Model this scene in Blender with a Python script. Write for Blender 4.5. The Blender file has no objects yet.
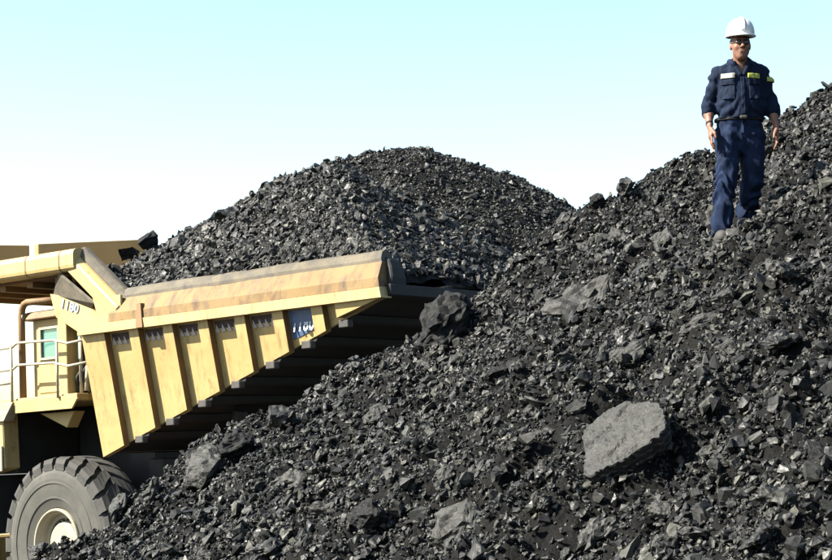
import bpy, bmesh, math, random
import numpy as np
from mathutils import Matrix, Vector

# ------------------------------------------------------------------ camera, sky, sun, exposure
scene = bpy.context.scene
COL = scene.collection
F, PITCH = 1700.0, math.atan(120 / 1700.0)          # focal length in photo pixels (832 wide), upward tilt
CAM = np.array([0.0, 0.0, 4.0])
cam_data = bpy.data.cameras.new('camera')
cam_data.sensor_width = 36.0
cam_data.lens = 36.0 * F / 832.0
cam_data.clip_start = 0.1
cam_data.clip_end = 20000.0
cam = bpy.data.objects.new('camera', cam_data)
cam.location = CAM
cam.rotation_euler = (math.pi / 2 + PITCH, 0, 0)
COL.objects.link(cam)
scene.camera = cam

SUN_EL, SUN_AZ = math.radians(40), math.radians(-102)  # azimuth clockwise from +Y: from the left, a little behind the camera
sun_dir = np.array([math.sin(SUN_AZ) * math.cos(SUN_EL), math.cos(SUN_AZ) * math.cos(SUN_EL), math.sin(SUN_EL)])
world = bpy.data.worlds.new('World')
scene.world = world
world.use_nodes = True
wn, wl = world.node_tree.nodes, world.node_tree.links
wn.clear()
sky = wn.new('ShaderNodeTexSky')
sky.sky_type = 'NISHITA'
sky.sun_disc = False
sky.sun_elevation = SUN_EL
sky.sun_rotation = SUN_AZ
sky.altitude = 0
sky.air_density = 1.0
sky.dust_density = 0.6
sky.ozone_density = 2.0
tint = wn.new('ShaderNodeMix'); tint.data_type = 'RGBA'; tint.blend_type = 'MULTIPLY'
tint.inputs['Factor'].default_value = 1.0
tint.inputs['B'].default_value = (1.08, 1.06, 0.97, 1)
bg = wn.new('ShaderNodeBackground'); bg.inputs['Strength'].default_value = 0.072
out = wn.new('ShaderNodeOutputWorld')
wl.new(sky.outputs[0], tint.inputs['A'])
wl.new(tint.outputs['Result'], bg.inputs['Color'])
wl.new(bg.outputs[0], out.inputs['Surface'])

sun_data = bpy.data.lights.new('sun', 'SUN')
sun_data.energy = 5.0
sun_data.angle = math.radians(0.53)
sun_data.color = (1.0, 0.945, 0.84)
sun = bpy.data.objects.new('sun', sun_data)
sun.rotation_euler = Vector(-sun_dir).to_track_quat('-Z', 'Y').to_euler()
sun.location = Vector(sun_dir) * 60
COL.objects.link(sun)

vs = scene.view_settings
vs.view_transform = 'Standard'
vs.look = 'None'
vs.exposure = 2.1
vs.gamma = 1.0
vs.use_curve_mapping = False
scene.cycles.max_bounces = 5
scene.cycles.diffuse_bounces = 2
scene.cycles.glossy_bounces = 2
scene.cycles.use_denoising = True

rng = np.random.default_rng(7)
random.seed(7)

def ray(px, py):
    u, v = (px - 416) / F, (280 - py) / F
    c, s = math.cos(PITCH), math.sin(PITCH)
    return np.array([u, c - v * s, s + v * c])
def at_depth(px, py, y):
    r = ray(px, py)
    return CAM + r * (y / r[1])
def project(p):
    q = np.asarray(p, float) - CAM
    c, s = math.cos(PITCH), math.sin(PITCH)
    y = q[..., 1] * c + q[..., 2] * s
    z = -q[..., 1] * s + q[..., 2] * c
    return 416 + F * q[..., 0] / y, 280 - F * z / y, y

# ------------------------------------------------------------------ numpy noise
def _hash(ix, iy, iz, seed):
    h = (ix.astype(np.int64) * 374761393 + iy.astype(np.int64) * 668265263 + iz.astype(np.int64) * 2147483647 + seed * 1274126177) & 0xFFFFFFFF
    h = ((h ^ (h >> 13)) * 1274126177) & 0xFFFFFFFF
    h = ((h ^ (h >> 16)) * 2246822519) & 0xFFFFFFFF
    return ((h ^ (h >> 15)) & 0xFFFFFF) / float(0xFFFFFF)
def vnoise(x, y, z=0.0, seed=0):
    x, y, z = np.broadcast_arrays(np.asarray(x, float), np.asarray(y, float), np.asarray(z, float))
    fx, fy, fz = np.floor(x), np.floor(y), np.floor(z)
    tx, ty, tz = x - fx, y - fy, z - fz
    ux, uy, uz = [t * t * (3 - 2 * t) for t in (tx, ty, tz)]
    r = 0
    for a in (0, 1):
        for b in (0, 1):
            for c in (0, 1):
                w = (ux if a else 1 - ux) * (uy if b else 1 - uy) * (uz if c else 1 - uz)
                r = r + w * _hash(fx + a, fy + b, fz + c, seed)
    return r * 2 - 1
def fbm(x, y, z=0.0, octv=4, seed=0, gain=0.5):
    s, a, f = 0, 1, 1
    for o in range(octv):
        s = s + a * vnoise(x * f, y * f, np.asarray(z) * f, seed + o * 17)
        a *= gain; f *= 2.03
    return s
def smin(a, b, k):
    h = np.clip(0.5 + 0.5 * (b - a) / k, 0, 1)
    return b * (1 - h) + a * h - k * h * (1 - h)
def sstep(a, b, x):
    t = np.clip((x - a) / (b - a), 0, 1)
    return t * t * (3 - 2 * t)

# ------------------------------------------------------------------ object helpers
def tag(o, label=None, cat=None, group=None, kind=None):
    if label: o['label'] = label
    if cat: o['category'] = cat
    if group: o['group'] = group
    if kind: o['kind'] = kind
    return o
def link(name, me, mats, parent=None, smooth=False):
    if not isinstance(mats, (list, tuple)): mats = [mats]
    if not me.materials:
        for m in mats: me.materials.append(m)
    if smooth:
        me.polygons.foreach_set('use_smooth', np.ones(len(me.polygons), bool))
    o = bpy.data.objects.new(name, me)
    COL.objects.link(o)
    if parent is not None: o.parent = parent
    return o
def empty(name, parent=None, matrix=None):
    o = bpy.data.objects.new(name, None)
    o.empty_display_size = 0.3
    COL.objects.link(o)
    if parent is not None: o.parent = parent
    if matrix is not None: o.matrix_world = matrix
    return o
def mesh_np(name, V, Fc):
    me = bpy.data.meshes.new(name)
    V = np.asarray(V, np.float32); Fc = np.asarray(Fc, np.int32)
    me.vertices.add(len(V)); me.vertices.foreach_set('co', V.ravel())
    n = Fc.shape[1]
    me.loops.add(len(Fc) * n); me.loops.foreach_set('vertex_index', Fc.ravel())
    me.polygons.add(len(Fc))
    me.polygons.foreach_set('loop_start', np.arange(0, len(Fc) * n, n, dtype=np.int32))
    me.update(calc_edges=True)
    me.validate()
    return me

class MB:
    """collects shapes and becomes one mesh"""
    def __init__(s): s.v, s.f, s.m = [], [], []
    def add(s, V, Fs, mat=0):
        o = len(s.v)
        s.v += [tuple(map(float, p)) for p in V]
        for f in Fs: s.f.append([i + o for i in f]); s.m.append(mat)
        return s
    def box(s, x0, x1, y0, y1, z0, z1, mat=0):
        V = [(x, y, z) for z in (z0, z1) for y in (y0, y1) for x in (x0, x1)]
        return s.add(V, [(0, 2, 3, 1), (4, 5, 7, 6), (0, 1, 5, 4), (2, 6, 7, 3), (0, 4, 6, 2), (1, 3, 7, 5)], mat)
    def prism(s, A, B, mat=0):
        """A and B: two matching closed outlines of 3D points"""
        n = len(A)
        return s.add(list(A) + list(B), [list(range(n))[::-1], list(range(n, 2 * n))] + [(i, (i + 1) % n, n + (i + 1) % n, n + i) for i in range(n)], mat)
    def tube(s, path, r, seg=10, mat=0, cap=True):
        P = [Vector(p) for p in path]
        rs = r if isinstance(r, (list, tuple)) else [r] * len(P)
        V, Fs = [], []
        up = Vector((0, 0, 1)); prev = None
        for i, p in enumerate(P):
            d = (P[min(i + 1, len(P) - 1)] - P[max(i - 1, 0)]).normalized()
            a = prev if prev is not None else (up if abs(d.z) < .9 else Vector((1, 0, 0)))
            u = (a - d * a.dot(d)).normalized(); w = d.cross(u); prev = u
            for k in range(seg):
                t = 2 * math.pi * k / seg
                V.append(p + (u * math.cos(t) + w * math.sin(t)) * rs[i])
        for i in range(len(P) - 1):
            for k in range(seg):
                a, b = i * seg + k, i * seg + (k + 1) % seg
                Fs.append((a, b, b + seg, a + seg))
        if cap:
            Fs.append(list(range(seg))[::-1]); Fs.append(list(range((len(P) - 1) * seg, len(P) * seg)))
        return s.add(V, Fs, mat)
    def lathe(s, prof, seg=72, mat=0):
        """profile of (axial y, radius) round the Y axis, open"""
        V, Fs = [], []; n = len(prof)
        for k in range(seg):
            t = 2 * math.pi * k / seg
            for a, r in prof: V.append((r * math.cos(t), a, r * math.sin(t)))
        for k in range(seg):
            for i in range(n - 1):
                a = k * n + i; b = ((k + 1) % seg) * n + i
                Fs.append((a, a + 1, b + 1, b))
        return s.add(V, Fs, mat)
    def mesh(s, name, bevel=0.0, segs=1):
        me = bpy.data.meshes.new(name)
        me.from_pydata(s.v, [], s.f)
        me.polygons.foreach_set('material_index', s.m)
        bm = bmesh.new(); bm.from_mesh(me)
        bmesh.ops.recalc_face_normals(bm, faces=bm.faces)
        if bevel > 0:
            es = [e for e in bm.edges if e.is_manifold and e.calc_face_angle(0) > 0.5]
            bmesh.ops.bevel(bm, geom=es, offset=bevel, offset_type='OFFSET', segments=segs, affect='EDGES', clamp_overlap=True)
        bm.to_mesh(me); bm.free()
        return me
    def build(s, name, mats, parent=None, bevel=0.0, smooth=False, segs=1):
        return link(name, s.mesh(name, bevel, segs), mats, parent, smooth)

# ------------------------------------------------------------------ materials
def new_mat(name):
    m = bpy.data.materials.new(name); m.use_nodes = True
    nt = m.node_tree
    return m, nt.nodes, nt.links, nt.nodes['Principled BSDF']
def noise_node(n, l, scale, detail=6, rough=.6, vec=None, dist=0.0):
    t = n.new('ShaderNodeTexNoise'); t.inputs['Scale'].default_value = scale
    t.inputs['Detail'].default_value = detail; t.inputs['Roughness'].default_value = rough
    t.inputs['Distortion'].default_value = dist
    if vec is not None: l.new(vec, t.inputs['Vector'])
    return t
def ramp(n, l, fac, stops):
    r = n.new('ShaderNodeValToRGB')
    cr = r.color_ramp
    while len(cr.elements) < len(stops): cr.elements.new(0.5)
    for e, (p, c) in zip(cr.elements, stops):
        e.position = p; e.color = (*c, 1) if len(c) == 3 else c
    l.new(fac, r.inputs['Fac'])
    return r
def mixc(n, l, fac, a, b, mode='MIX'):
    m = n.new('ShaderNodeMix'); m.data_type = 'RGBA'; m.blend_type = mode
    for sock, v in ((m.inputs['Factor'], fac), (m.inputs['A'], a), (m.inputs['B'], b)):
        if isinstance(v, bpy.types.NodeSocket): l.new(v, sock)
        elif isinstance(v, (int, float)): sock.default_value = v
        else: sock.default_value = (*v, 1)
    return m.outputs['Result']
def bump(n, l, height, strength, dist, normal=None):
    b = n.new('ShaderNodeBump'); b.inputs['Strength'].default_value = strength; b.inputs['Distance'].default_value = dist
    l.new(height, b.inputs['Height'])
    if normal is not None: l.new(normal, b.inputs['Normal'])
    return b.outputs['Normal']
def math_node(n, l, op, a, b=None):
    m = n.new('ShaderNodeMath'); m.operation = op
    for i, v in enumerate((a, b)):
        if v is None: continue
        if isinstance(v, bpy.types.NodeSocket): l.new(v, m.inputs[i])
        else: m.inputs[i].default_value = v
    return m.outputs[0]

def coal_mat(name, lo, hi, rough=(.38, .75), grain=60., vary=True, spec=.5, bd=.02, ns=5.0):
    m, n, l, b = new_mat(name)
    tc = n.new('ShaderNodeTexCoord'); vec = tc.outputs['Object']
    n1 = noise_node(n, l, ns, 8, .65, vec)
    c = ramp(n, l, n1.outputs['Fac'], [(.32, lo), (.68, hi)]).outputs['Color']
    if vary:
        oi = n.new('ShaderNodeObjectInfo')
        k = ramp(n, l, oi.outputs['Random'], [(0, (.22,) * 3), (.45, (.5,) * 3), (.72, (.95,) * 3), (.88, (1.7,) * 3), (1, (3.4, 3.38, 3.15))]).outputs['Color']
        c = mixc(n, l, 1.0, c, k, 'MULTIPLY')
    l.new(c, b.inputs['Base Color'])
    n2 = noise_node(n, l, grain, 6, .7, vec)
    r = n.new('ShaderNodeMapRange'); l.new(n2.outputs['Fac'], r.inputs['Value'])
    r.inputs['From Min'].default_value = .3; r.inputs['From Max'].default_value = .7
    r.inputs['To Min'].default_value = rough[0]; r.inputs['To Max'].default_value = rough[1]
    l.new(r.outputs['Result'], b.inputs['Roughness'])
    b.inputs['Specular IOR Level'].default_value = spec
    n3 = noise_node(n, l, grain * .3, 5, .6, vec)
    nb = bump(n, l, n3.outputs['Fac'], .8, bd)
    nb = bump(n, l, n2.outputs['Fac'], .7, bd * .35, nb)
    l.new(nb, b.inputs['Normal'])
    return m
COAL = coal_mat('coal', (0.00608, 0.00600, 0.00502), (0.02736, 0.02698, 0.02242), (.36, .9), 14., True, .36, .008, 3.0)
COAL_CHIP = coal_mat('coal_chips', (0.00608, 0.00600, 0.00502), (0.02812, 0.02774, 0.02303), (.32, .9), 6., True, .36, .004, 1.6)
COAL_BIG = coal_mat('coal_block', (0.00608, 0.00600, 0.00502), (0.02204, 0.02174, 0.01824), (.45, .8), 60., False, .35, .016, 7.)
COAL_PALE = coal_mat('coal_pale', (0.00988, 0.00980, 0.00821), (0.02736, 0.02713, 0.02295), (.5, .85), 70., False, .4, .016, 7.)
COAL_BLACK = coal_mat('coal_black', (0.00152, 0.00152, 0.00152), (0.00494, 0.00509, 0.00471), (.6, .9), 50., False, .25, .02)
COAL_FINE = coal_mat('coal_fines', (0.00091, 0.00091, 0.00076), (0.00342, 0.00334, 0.00281), (.6, .95), 45., False, .12, .035)  # fines darkened so the gaps between lumps read as deep shade
def ground_mat():
    m, n, l, b = new_mat('haul_road_dirt')
    tc = n.new('ShaderNodeTexCoord')
    n1 = noise_node(n, l, .35, 8, .65, tc.outputs['Object'])
    c = ramp(n, l, n1.outputs['Fac'], [(.3, (.012, .011, .01)), (.7, (.03, .027, .022))]).outputs['Color']
    l.new(c, b.inputs['Base Color']); b.inputs['Roughness'].default_value = .95
    n2 = noise_node(n, l, 6, 8, .7, tc.outputs['Object'])
    l.new(bump(n, l, n2.outputs['Fac'], .6, .05), b.inputs['Normal'])
    return m
GROUND = ground_mat()

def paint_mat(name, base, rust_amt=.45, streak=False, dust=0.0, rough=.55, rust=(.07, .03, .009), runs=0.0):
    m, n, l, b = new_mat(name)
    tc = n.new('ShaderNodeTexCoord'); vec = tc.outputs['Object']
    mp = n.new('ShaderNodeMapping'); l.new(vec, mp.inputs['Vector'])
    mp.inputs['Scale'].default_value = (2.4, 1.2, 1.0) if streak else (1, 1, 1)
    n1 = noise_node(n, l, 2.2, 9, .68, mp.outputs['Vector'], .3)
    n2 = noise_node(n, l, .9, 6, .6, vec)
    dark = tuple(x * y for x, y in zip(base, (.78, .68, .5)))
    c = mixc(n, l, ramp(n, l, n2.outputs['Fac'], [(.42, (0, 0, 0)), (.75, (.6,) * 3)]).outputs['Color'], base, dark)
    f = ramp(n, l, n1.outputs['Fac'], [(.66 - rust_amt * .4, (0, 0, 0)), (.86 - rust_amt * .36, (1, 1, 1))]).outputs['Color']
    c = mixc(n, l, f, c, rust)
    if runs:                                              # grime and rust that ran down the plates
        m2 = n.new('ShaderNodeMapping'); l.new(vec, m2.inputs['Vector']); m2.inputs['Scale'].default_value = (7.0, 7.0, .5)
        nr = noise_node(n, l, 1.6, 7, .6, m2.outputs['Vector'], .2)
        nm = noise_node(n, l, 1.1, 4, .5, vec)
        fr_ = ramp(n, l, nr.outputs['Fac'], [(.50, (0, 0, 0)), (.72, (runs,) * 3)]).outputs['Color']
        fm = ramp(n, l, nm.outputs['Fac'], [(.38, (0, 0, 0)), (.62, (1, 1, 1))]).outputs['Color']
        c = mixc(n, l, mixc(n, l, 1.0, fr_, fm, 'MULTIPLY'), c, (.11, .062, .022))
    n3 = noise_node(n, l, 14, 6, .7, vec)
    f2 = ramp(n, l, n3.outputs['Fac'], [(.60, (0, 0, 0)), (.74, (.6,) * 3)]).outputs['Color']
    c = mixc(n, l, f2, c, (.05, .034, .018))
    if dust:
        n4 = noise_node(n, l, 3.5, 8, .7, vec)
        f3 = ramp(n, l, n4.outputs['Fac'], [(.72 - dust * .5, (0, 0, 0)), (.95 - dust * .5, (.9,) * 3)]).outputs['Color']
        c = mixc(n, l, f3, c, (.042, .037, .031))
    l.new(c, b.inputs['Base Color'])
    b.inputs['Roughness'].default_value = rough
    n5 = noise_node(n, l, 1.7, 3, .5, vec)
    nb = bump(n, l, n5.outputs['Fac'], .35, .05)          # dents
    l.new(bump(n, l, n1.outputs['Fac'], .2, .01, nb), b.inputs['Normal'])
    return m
YEL = (.345, .252, .102)
PAINT = paint_mat('yellow_paint', YEL, .16, runs=.75)
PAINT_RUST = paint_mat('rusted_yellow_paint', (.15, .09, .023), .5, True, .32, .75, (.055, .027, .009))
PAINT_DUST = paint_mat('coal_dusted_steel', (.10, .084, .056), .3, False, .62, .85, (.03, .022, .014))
PAINT_BROWN = paint_mat('brown_rust_and_shade_paint', (.15, .082, .027), .3, True, .15, .7)
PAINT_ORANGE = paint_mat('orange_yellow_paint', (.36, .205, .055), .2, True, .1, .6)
CREAM = paint_mat('cream_wheel_paint', (.3, .265, .19), .2)
def plain(name, col, rough=.6, metal=0.0, nscale=0, spread=.3, spec=.5):
    m, n, l, b = new_mat(name)
    b.inputs['Roughness'].default_value = rough; b.inputs['Metallic'].default_value = metal
    b.inputs['Specular IOR Level'].default_value = spec
    if nscale:
        tc = n.new('ShaderNodeTexCoord')
        t = noise_node(n, l, nscale, 7, .65, tc.outputs['Object'])
        c = ramp(n, l, t.outputs['Fac'], [(.3, tuple(x * (1 - spread) for x in col)), (.7, tuple(min(1, x * (1 + spread)) for x in col))])
        l.new(c.outputs['Color'], b.inputs['Base Color'])
        l.new(bump(n, l, t.outputs['Fac'], .25, .01), b.inputs['Normal'])
    else: b.inputs['Base Color'].default_value = (*col, 1)
    return m
STEEL_BLACK = plain('sun_block_black', (.01, .0095, .009), .7, 0, 3, .5)
STEEL_DIRTY = plain('dirty_steel', (.032, .029, .025), .75, 0, 6, .5)
UNDER = plain('underbody_steel', (.008, .0075, .0068), .8, 0, 4, .4)
RUBBER = plain('dusty_rubber', (.028, .0265, .023), .85, 0, 4, .35)
RUBBER_SIDE = plain('dusty_sidewall', (.047, .045, .037), .88, 0, 2.5, .3)
RAILM = plain('handrail_paint', (.28, .245, .17), .5, 0, 8, .3)
WHITE = plain('white_lettering', (.36, .4, .44), .5, 0, 12, .15)
BLUE = plain('blue_number_plate', (.05, .085, .16), .5, 0, 9, .3)
STRIP_D = plain('strip_dark', (.03, .016, .015), .7, 0, 9, .5)
STRIP_W = plain('strip_pale', (.3, .27, .28), .4)
def glass_mat():
    m, n, l, b = new_mat('cab_glass')
    b.inputs['Base Color'].default_value = (.25, .5, .45, 1)
    b.inputs['Roughness'].default_value = .06
    b.inputs['Transmission Weight'].default_value = .75
    b.inputs['Specular IOR Level'].default_value = .8
    return m
GLASS = glass_mat()

# ------------------------------------------------------------------ terrain height functions
MAN_O = at_depth(742, 247, 13.8)                     # the walker's ground point, below his belt
A_, B_ = .6, .23
C_ = MAN_O[2] - A_ * (MAN_O[0] - .16) - B_ * 13.8
CREST_X = np.array([-14, -6, -3.6, -3.1, -2.3, -1.4, -.78, 0, .35, 1.1, 1.8, 2.5, 3.1, 3.5, 4.0, 4.3, 7, 16])
CREST_Y = np.array([16.5, 16.8, 17.2, 17.0, 18.2, 18.1, 18.4, 17.4, 17.5, 17.9, 19.0, 18.7, 18.4, 18.0, 18.0, 17.5, 17.5, 17.5])
# truck frame: origin at the centre of its near front wheel, X to the rear, Y to the far side
YAW, TP = math.radians(38), math.radians(3.5)
TX = np.array([math.cos(YAW) * math.cos(TP), -math.sin(YAW) * math.cos(TP), math.sin(TP)])
TY = np.array([math.sin(YAW), math.cos(YAW), 0.0])
TZ = np.cross(TX, TY)
TW = at_depth(56, 545, 29.3)
TR = 1.5
def t_world(x, y, z): return TW + TX * x + TY * y + TZ * z

def ground_h(x, y):
    s = (x - TW[0]) * math.cos(YAW) - (y - TW[1]) * math.sin(YAW)
    t = (x - TW[0]) * math.sin(YAW) + (y - TW[1]) * math.cos(YAW)
    base = TW[2] - TR * TZ[2]
    w = sstep(-9, -2, t) * (1 - sstep(7, 14, t)) * sstep(-16, -5, s) * (1 - sstep(8, 16, s))
    return w * (base + math.tan(TP) * (s + TR * math.sin(TP)) - .01) + .03 * vnoise(x * .7, y * .7, 0, 5) * (1 - w)
def pile_smooth(x, y):
    yc = np.interp(x, CREST_X, CREST_Y)
    face = A_ * x + B_ * y + C_
    face = smin(face, 8.6 + .12 * x, 1.2)
    top = A_ * x + B_ * yc + C_
    back = np.minimum(top, 8.6 + .12 * x) - .82 * (y - yc) + .06
    h = smin(face, back, .35)
    return smin(h, 30 - 2.2 * x, 1.0)
def pile_h(x, y):
    h = pile_smooth(x, y)
    # the slope runs in shallow downhill tongues, broken by pits and ledges
    a = x * .93 + y * .36; c = -x * .36 + y * .93
    h = h + .12 * fbm(a * .55, c * 1.0, 0, 3, 11)
    r = fbm(a * 1.9, c * 3.1, 0, 3, 31)
    h = h + .12 * r - .05 * np.maximum(0, r - .25)
    h = h + .10 * (np.abs(fbm(a * 4.0, c * 6.0, 0, 2, 57)) - .3)
    h = h + .045 * fbm(x * 9, y * 9, 0, 3, 91, .62)
    d2 = (x - (MAN_O[0] - .05)) ** 2 + (y - 13.88) ** 2     # trodden where the man stands
    w = np.exp(-d2 / .09)
    return h * (1 - w) + w * (A_ * x + B_ * y + C_)
def stock_h(x, y):
    """the rear stockpile, a long rounded heap behind the truck"""
    dx = x + .4
    ridge = 11.62 - .58 * (np.sqrt(dx * dx + 9.0) - 3.0)
    ridge = ridge - 1.2 * np.maximum(0, -dx - 6.0)
    h = ridge - .66 * (np.sqrt((y - 52) ** 2 + 1.0) - 1.0)
    h = h + .12 * fbm(x * .35, y * .35, 0, 3, 133) + .10 * fbm(x * 1.6, y * 1.6, 0, 3, 151)
    return h
def grid_mesh(name, xs, ys, fn, drop=None):
    X, Y = np.meshgrid(xs, ys)
    Z = fn(X, Y)
    nx, ny = len(xs), len(ys)
    V = np.stack([X, Y, Z], -1).reshape(-1, 3)
    i = (np.arange(ny - 1)[:, None] * nx + np.arange(nx - 1)[None]).ravel()
    Q = np.stack([i, i + 1, i + 1 + nx, i + nx], -1)
    if drop is not None:
        G = drop(X, Y)
        low = (Z < G - .15).ravel()
        Q = Q[~low[Q].all(1)]
    used = np.unique(Q)
    remap = np.full(len(V), -1); remap[used] = np.arange(len(used))
    return mesh_np(name, V[used], remap[Q])
def spaced(parts):
    o = [parts[0][0]]
    for a, b, s in parts:
        k = max(1, int(round((b - a) / s))); o += list(np.linspace(a, b, k + 1)[1:])
    return np.array(o)

# ground sheet to the horizon, with the ramp the truck stands on
gx = spaced([(-6000, -200, 800), (-200, -30, 20), (-30, 30, .8), (30, 200, 20), (200, 6000, 800)])
gy = spaced([(-4000, -100, 600), (-100, -10, 15), (-10, 70, .8), (70, 300, 20), (300, 9000, 900)])
tag(link('ground', grid_mesh('ground', gx, gy, ground_h), GROUND, smooth=True), 'grey brown haul road dirt below the truck and the coal piles', kind='structure')
px = spaced([(-13, -6, .25), (-6, 6.2, .032), (6.2, 16, .25)])
py = spaced([(-6, 4.5, .3), (4.5, 20.5, .034), (20.5, 30, .25)])
tag(link('coal_slope', grid_mesh('coal_slope', px, py, pile_h, ground_h), COAL_FINE), 'steep near slope of black coal fines filling the right of the view', kind='structure')
sx = spaced([(-22, -12, .5), (-12, 12, .12), (12, 24, .5)])
sy = spaced([(33, 55, .12), (55, 72, .5)])
tag(link('rear_coal_mound', grid_mesh('rear_coal_mound', sx, sy, stock_h, ground_h), COAL_FINE), 'rounded mound of crushed coal rising behind the truck body', kind='structure')

# ------------------------------------------------------------------ coal lump shapes
def hull_mesh(name, n, dims, seed, detail=0, rough=.05, blocky=.6):
    r = np.random.default_rng(seed)
    P = r.normal(size=(n, 3)); P /= np.linalg.norm(P, axis=1)[:, None]
    cube = P / np.abs(P).max(1)[:, None]
    P = P * (1 - blocky) + cube * blocky * .8
    P *= r.uniform(.78, 1.0, (n, 1))
    P *= np.array(dims) / 2
    bm = bmesh.new()
    for p in P: bm.verts.new(p)
    res = bmesh.ops.convex_hull(bm, input=bm.verts)
    bmesh.ops.delete(bm, geom=[g for g in set(res['geom_interior']) | set(res['geom_unused']) if isinstance(g, bmesh.types.BMVert)], context='VERTS')
    bmesh.ops.dissolve_limit(bm, angle_limit=math.radians(12), verts=bm.verts, edges=bm.edges)
    bmesh.ops.triangulate(bm, faces=bm.faces)
    if detail:
        for _ in range(detail):
            bmesh.ops.subdivide_edges(bm, edges=bm.edges, cuts=1, use_grid_fill=True)
            bmesh.ops.triangulate(bm, faces=bm.faces)
        bm.normal_update()
        V = np.array([v.co for v in bm.verts]); N = np.array([v.normal for v in bm.verts])
        s = max(dims)
        f1 = 5.0 / s; f2 = 13.0 / s
        # chipped ledges: stepped noise plus fine roughness
        d = fbm(V[:, 0] * f1, V[:, 1] * f1, V[:, 2] * f1 * 1.6, 2, seed)
        d = np.round(d * 2.2) / 2.2 * .75 + d * .25
        d = rough * s * (d + .45 * fbm(V[:, 0] * f2, V[:, 1] * f2, V[:, 2] * f2, 2, seed + 3))
        V = V + N * d[:, None]
        for v, c in zip(bm.verts, V): v.co = c
    me = bpy.data.meshes.new(name)
    bm.to_mesh(me); bm.free()
    return me

SMALL = []
for k in range(20):
    r = np.random.default_rng(500 + k)
    if k < 9: me = hull_mesh('coal_chip', int(r.integers(11, 18)), (1, r.uniform(.6, .95), r.uniform(.3, .75)), 600 + k, 0, 0, r.uniform(.55, .95))
    else: me = hull_mesh('coal_chip', int(r.integers(10, 16)), (1, r.uniform(.65, 1.0), r.uniform(.35, .8)), 600 + k, 1, .075, r.uniform(.4, .9))
    me.materials.append(COAL_CHIP); SMALL.append(me)
MEDIUM = []
for k in range(16):
    r = np.random.default_rng(800 + k)
    me = hull_mesh('coal_lump', int(r.integers(13, 22)), (1, r.uniform(.55, .95), r.uniform(.28, .7)), 900 + k, 3, .07, r.uniform(.45, .9))
    me.materials.append(COAL); MEDIUM.append(me)

proto_col = bpy.data.collections.new('coal_chip_shapes')      # never linked to the scene
for i, me in enumerate(SMALL):
    o = bpy.data.objects.new('chip_shape_%02d' % i, me); proto_col.objects.link(o)

def scatter_group():
    ng = bpy.data.node_groups.new('scatter_chips', 'GeometryNodeTree')
    ng.interface.new_socket('Geometry', in_out='INPUT', socket_type='NodeSocketGeometry')
    ng.interface.new_socket('Geometry', in_out='OUTPUT', socket_type='NodeSocketGeometry')
    n, l = ng.nodes, ng.links
    gi, go = n.new('NodeGroupInput'), n.new('NodeGroupOutput')
    ip = n.new('GeometryNodeInstanceOnPoints')
    ci = n.new('GeometryNodeCollectionInfo'); ci.inputs['Collection'].default_value = proto_col
    ci.inputs['Separate Children'].default_value = True; ci.inputs['Reset Children'].default_value = True
    def attr(name, t):
        a = n.new('GeometryNodeInputNamedAttribute'); a.data_type = t; a.inputs['Name'].default_value = name
        return [s for s in a.outputs if s.enabled and s.name == 'Attribute'][0]
    l.new(gi.outputs[0], ip.inputs['Points']); l.new(ci.outputs[0], ip.inputs['Instance'])
    ip.inputs['Pick Instance'].default_value = True
    l.new(attr('pick', 'INT'), ip.inputs['Instance Index'])
    er = n.new('FunctionNodeEulerToRotation'); l.new(attr('rot', 'FLOAT_VECTOR'), er.inputs[0])
    l.new(er.outputs[0], ip.inputs['Rotation'])
    l.new(attr('scl', 'FLOAT_VECTOR'), ip.inputs['Scale'])
    l.new(ip.outputs[0], go.inputs[0])
    return ng
SCATTER = scatter_group()
def stuff_object(name, P, R, S, label, parent=None):
    me = bpy.data.meshes.new(name)
    me.vertices.add(len(P)); me.vertices.foreach_set('co', np.asarray(P, np.float32).ravel())
    for nm, arr in (('rot', R), ('scl', S)):
        a = me.attributes.new(nm, 'FLOAT_VECTOR', 'POINT'); a.data.foreach_set('vector', np.asarray(arr, np.float32).ravel())
    a = me.attributes.new('pick', 'INT', 'POINT'); a.data.foreach_set('value', rng.integers(0, len(SMALL), len(P)).astype(np.int32))
    me.materials.append(COAL_CHIP)
    o = bpy.data.objects.new(name, me); COL.objects.link(o)
    md = o.modifiers.new('scatter', 'NODES'); md.node_group = SCATTER
    if parent is not None: o.parent = parent
    return tag(o, label, kind='stuff')
def surf_normal(fn, x, y, e=.12):
    gx_ = (fn(x + e, y) - fn(x - e, y)) / (2 * e); gy_ = (fn(x, y + e) - fn(x, y - e)) / (2 * e)
    N = np.stack([-gx_, -gy_, np.ones_like(gx_)], -1)
    return N / np.linalg.norm(N, axis=-1)[..., None]
def frames(N, tilt, spin=None):
    """rotations with z near N, random spin; returns (n,3,3)"""
    n = len(N)
    Z = N + rng.normal(size=(n, 3)) * np.asarray(tilt).reshape(-1, 1)
    Z /= np.linalg.norm(Z, axis=1)[:, None]
    a = rng.normal(size=(n, 3))
    if spin is not None: a = a * .8 + np.array(spin) * 1.0
    X = a - (a * Z).sum(1)[:, None] * Z
    X /= np.linalg.norm(X, axis=1)[:, None]
    Y = np.cross(Z, X)
    return np.stack([X, Y, Z], -1)
def to_euler(R):
    sy = -R[:, 2, 0]
    return np.stack([np.arctan2(R[:, 2, 1], R[:, 2, 2]), np.arcsin(np.clip(sy, -1, 1)), np.arctan2(R[:, 1, 0], R[:, 0, 0])], -1)

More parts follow.
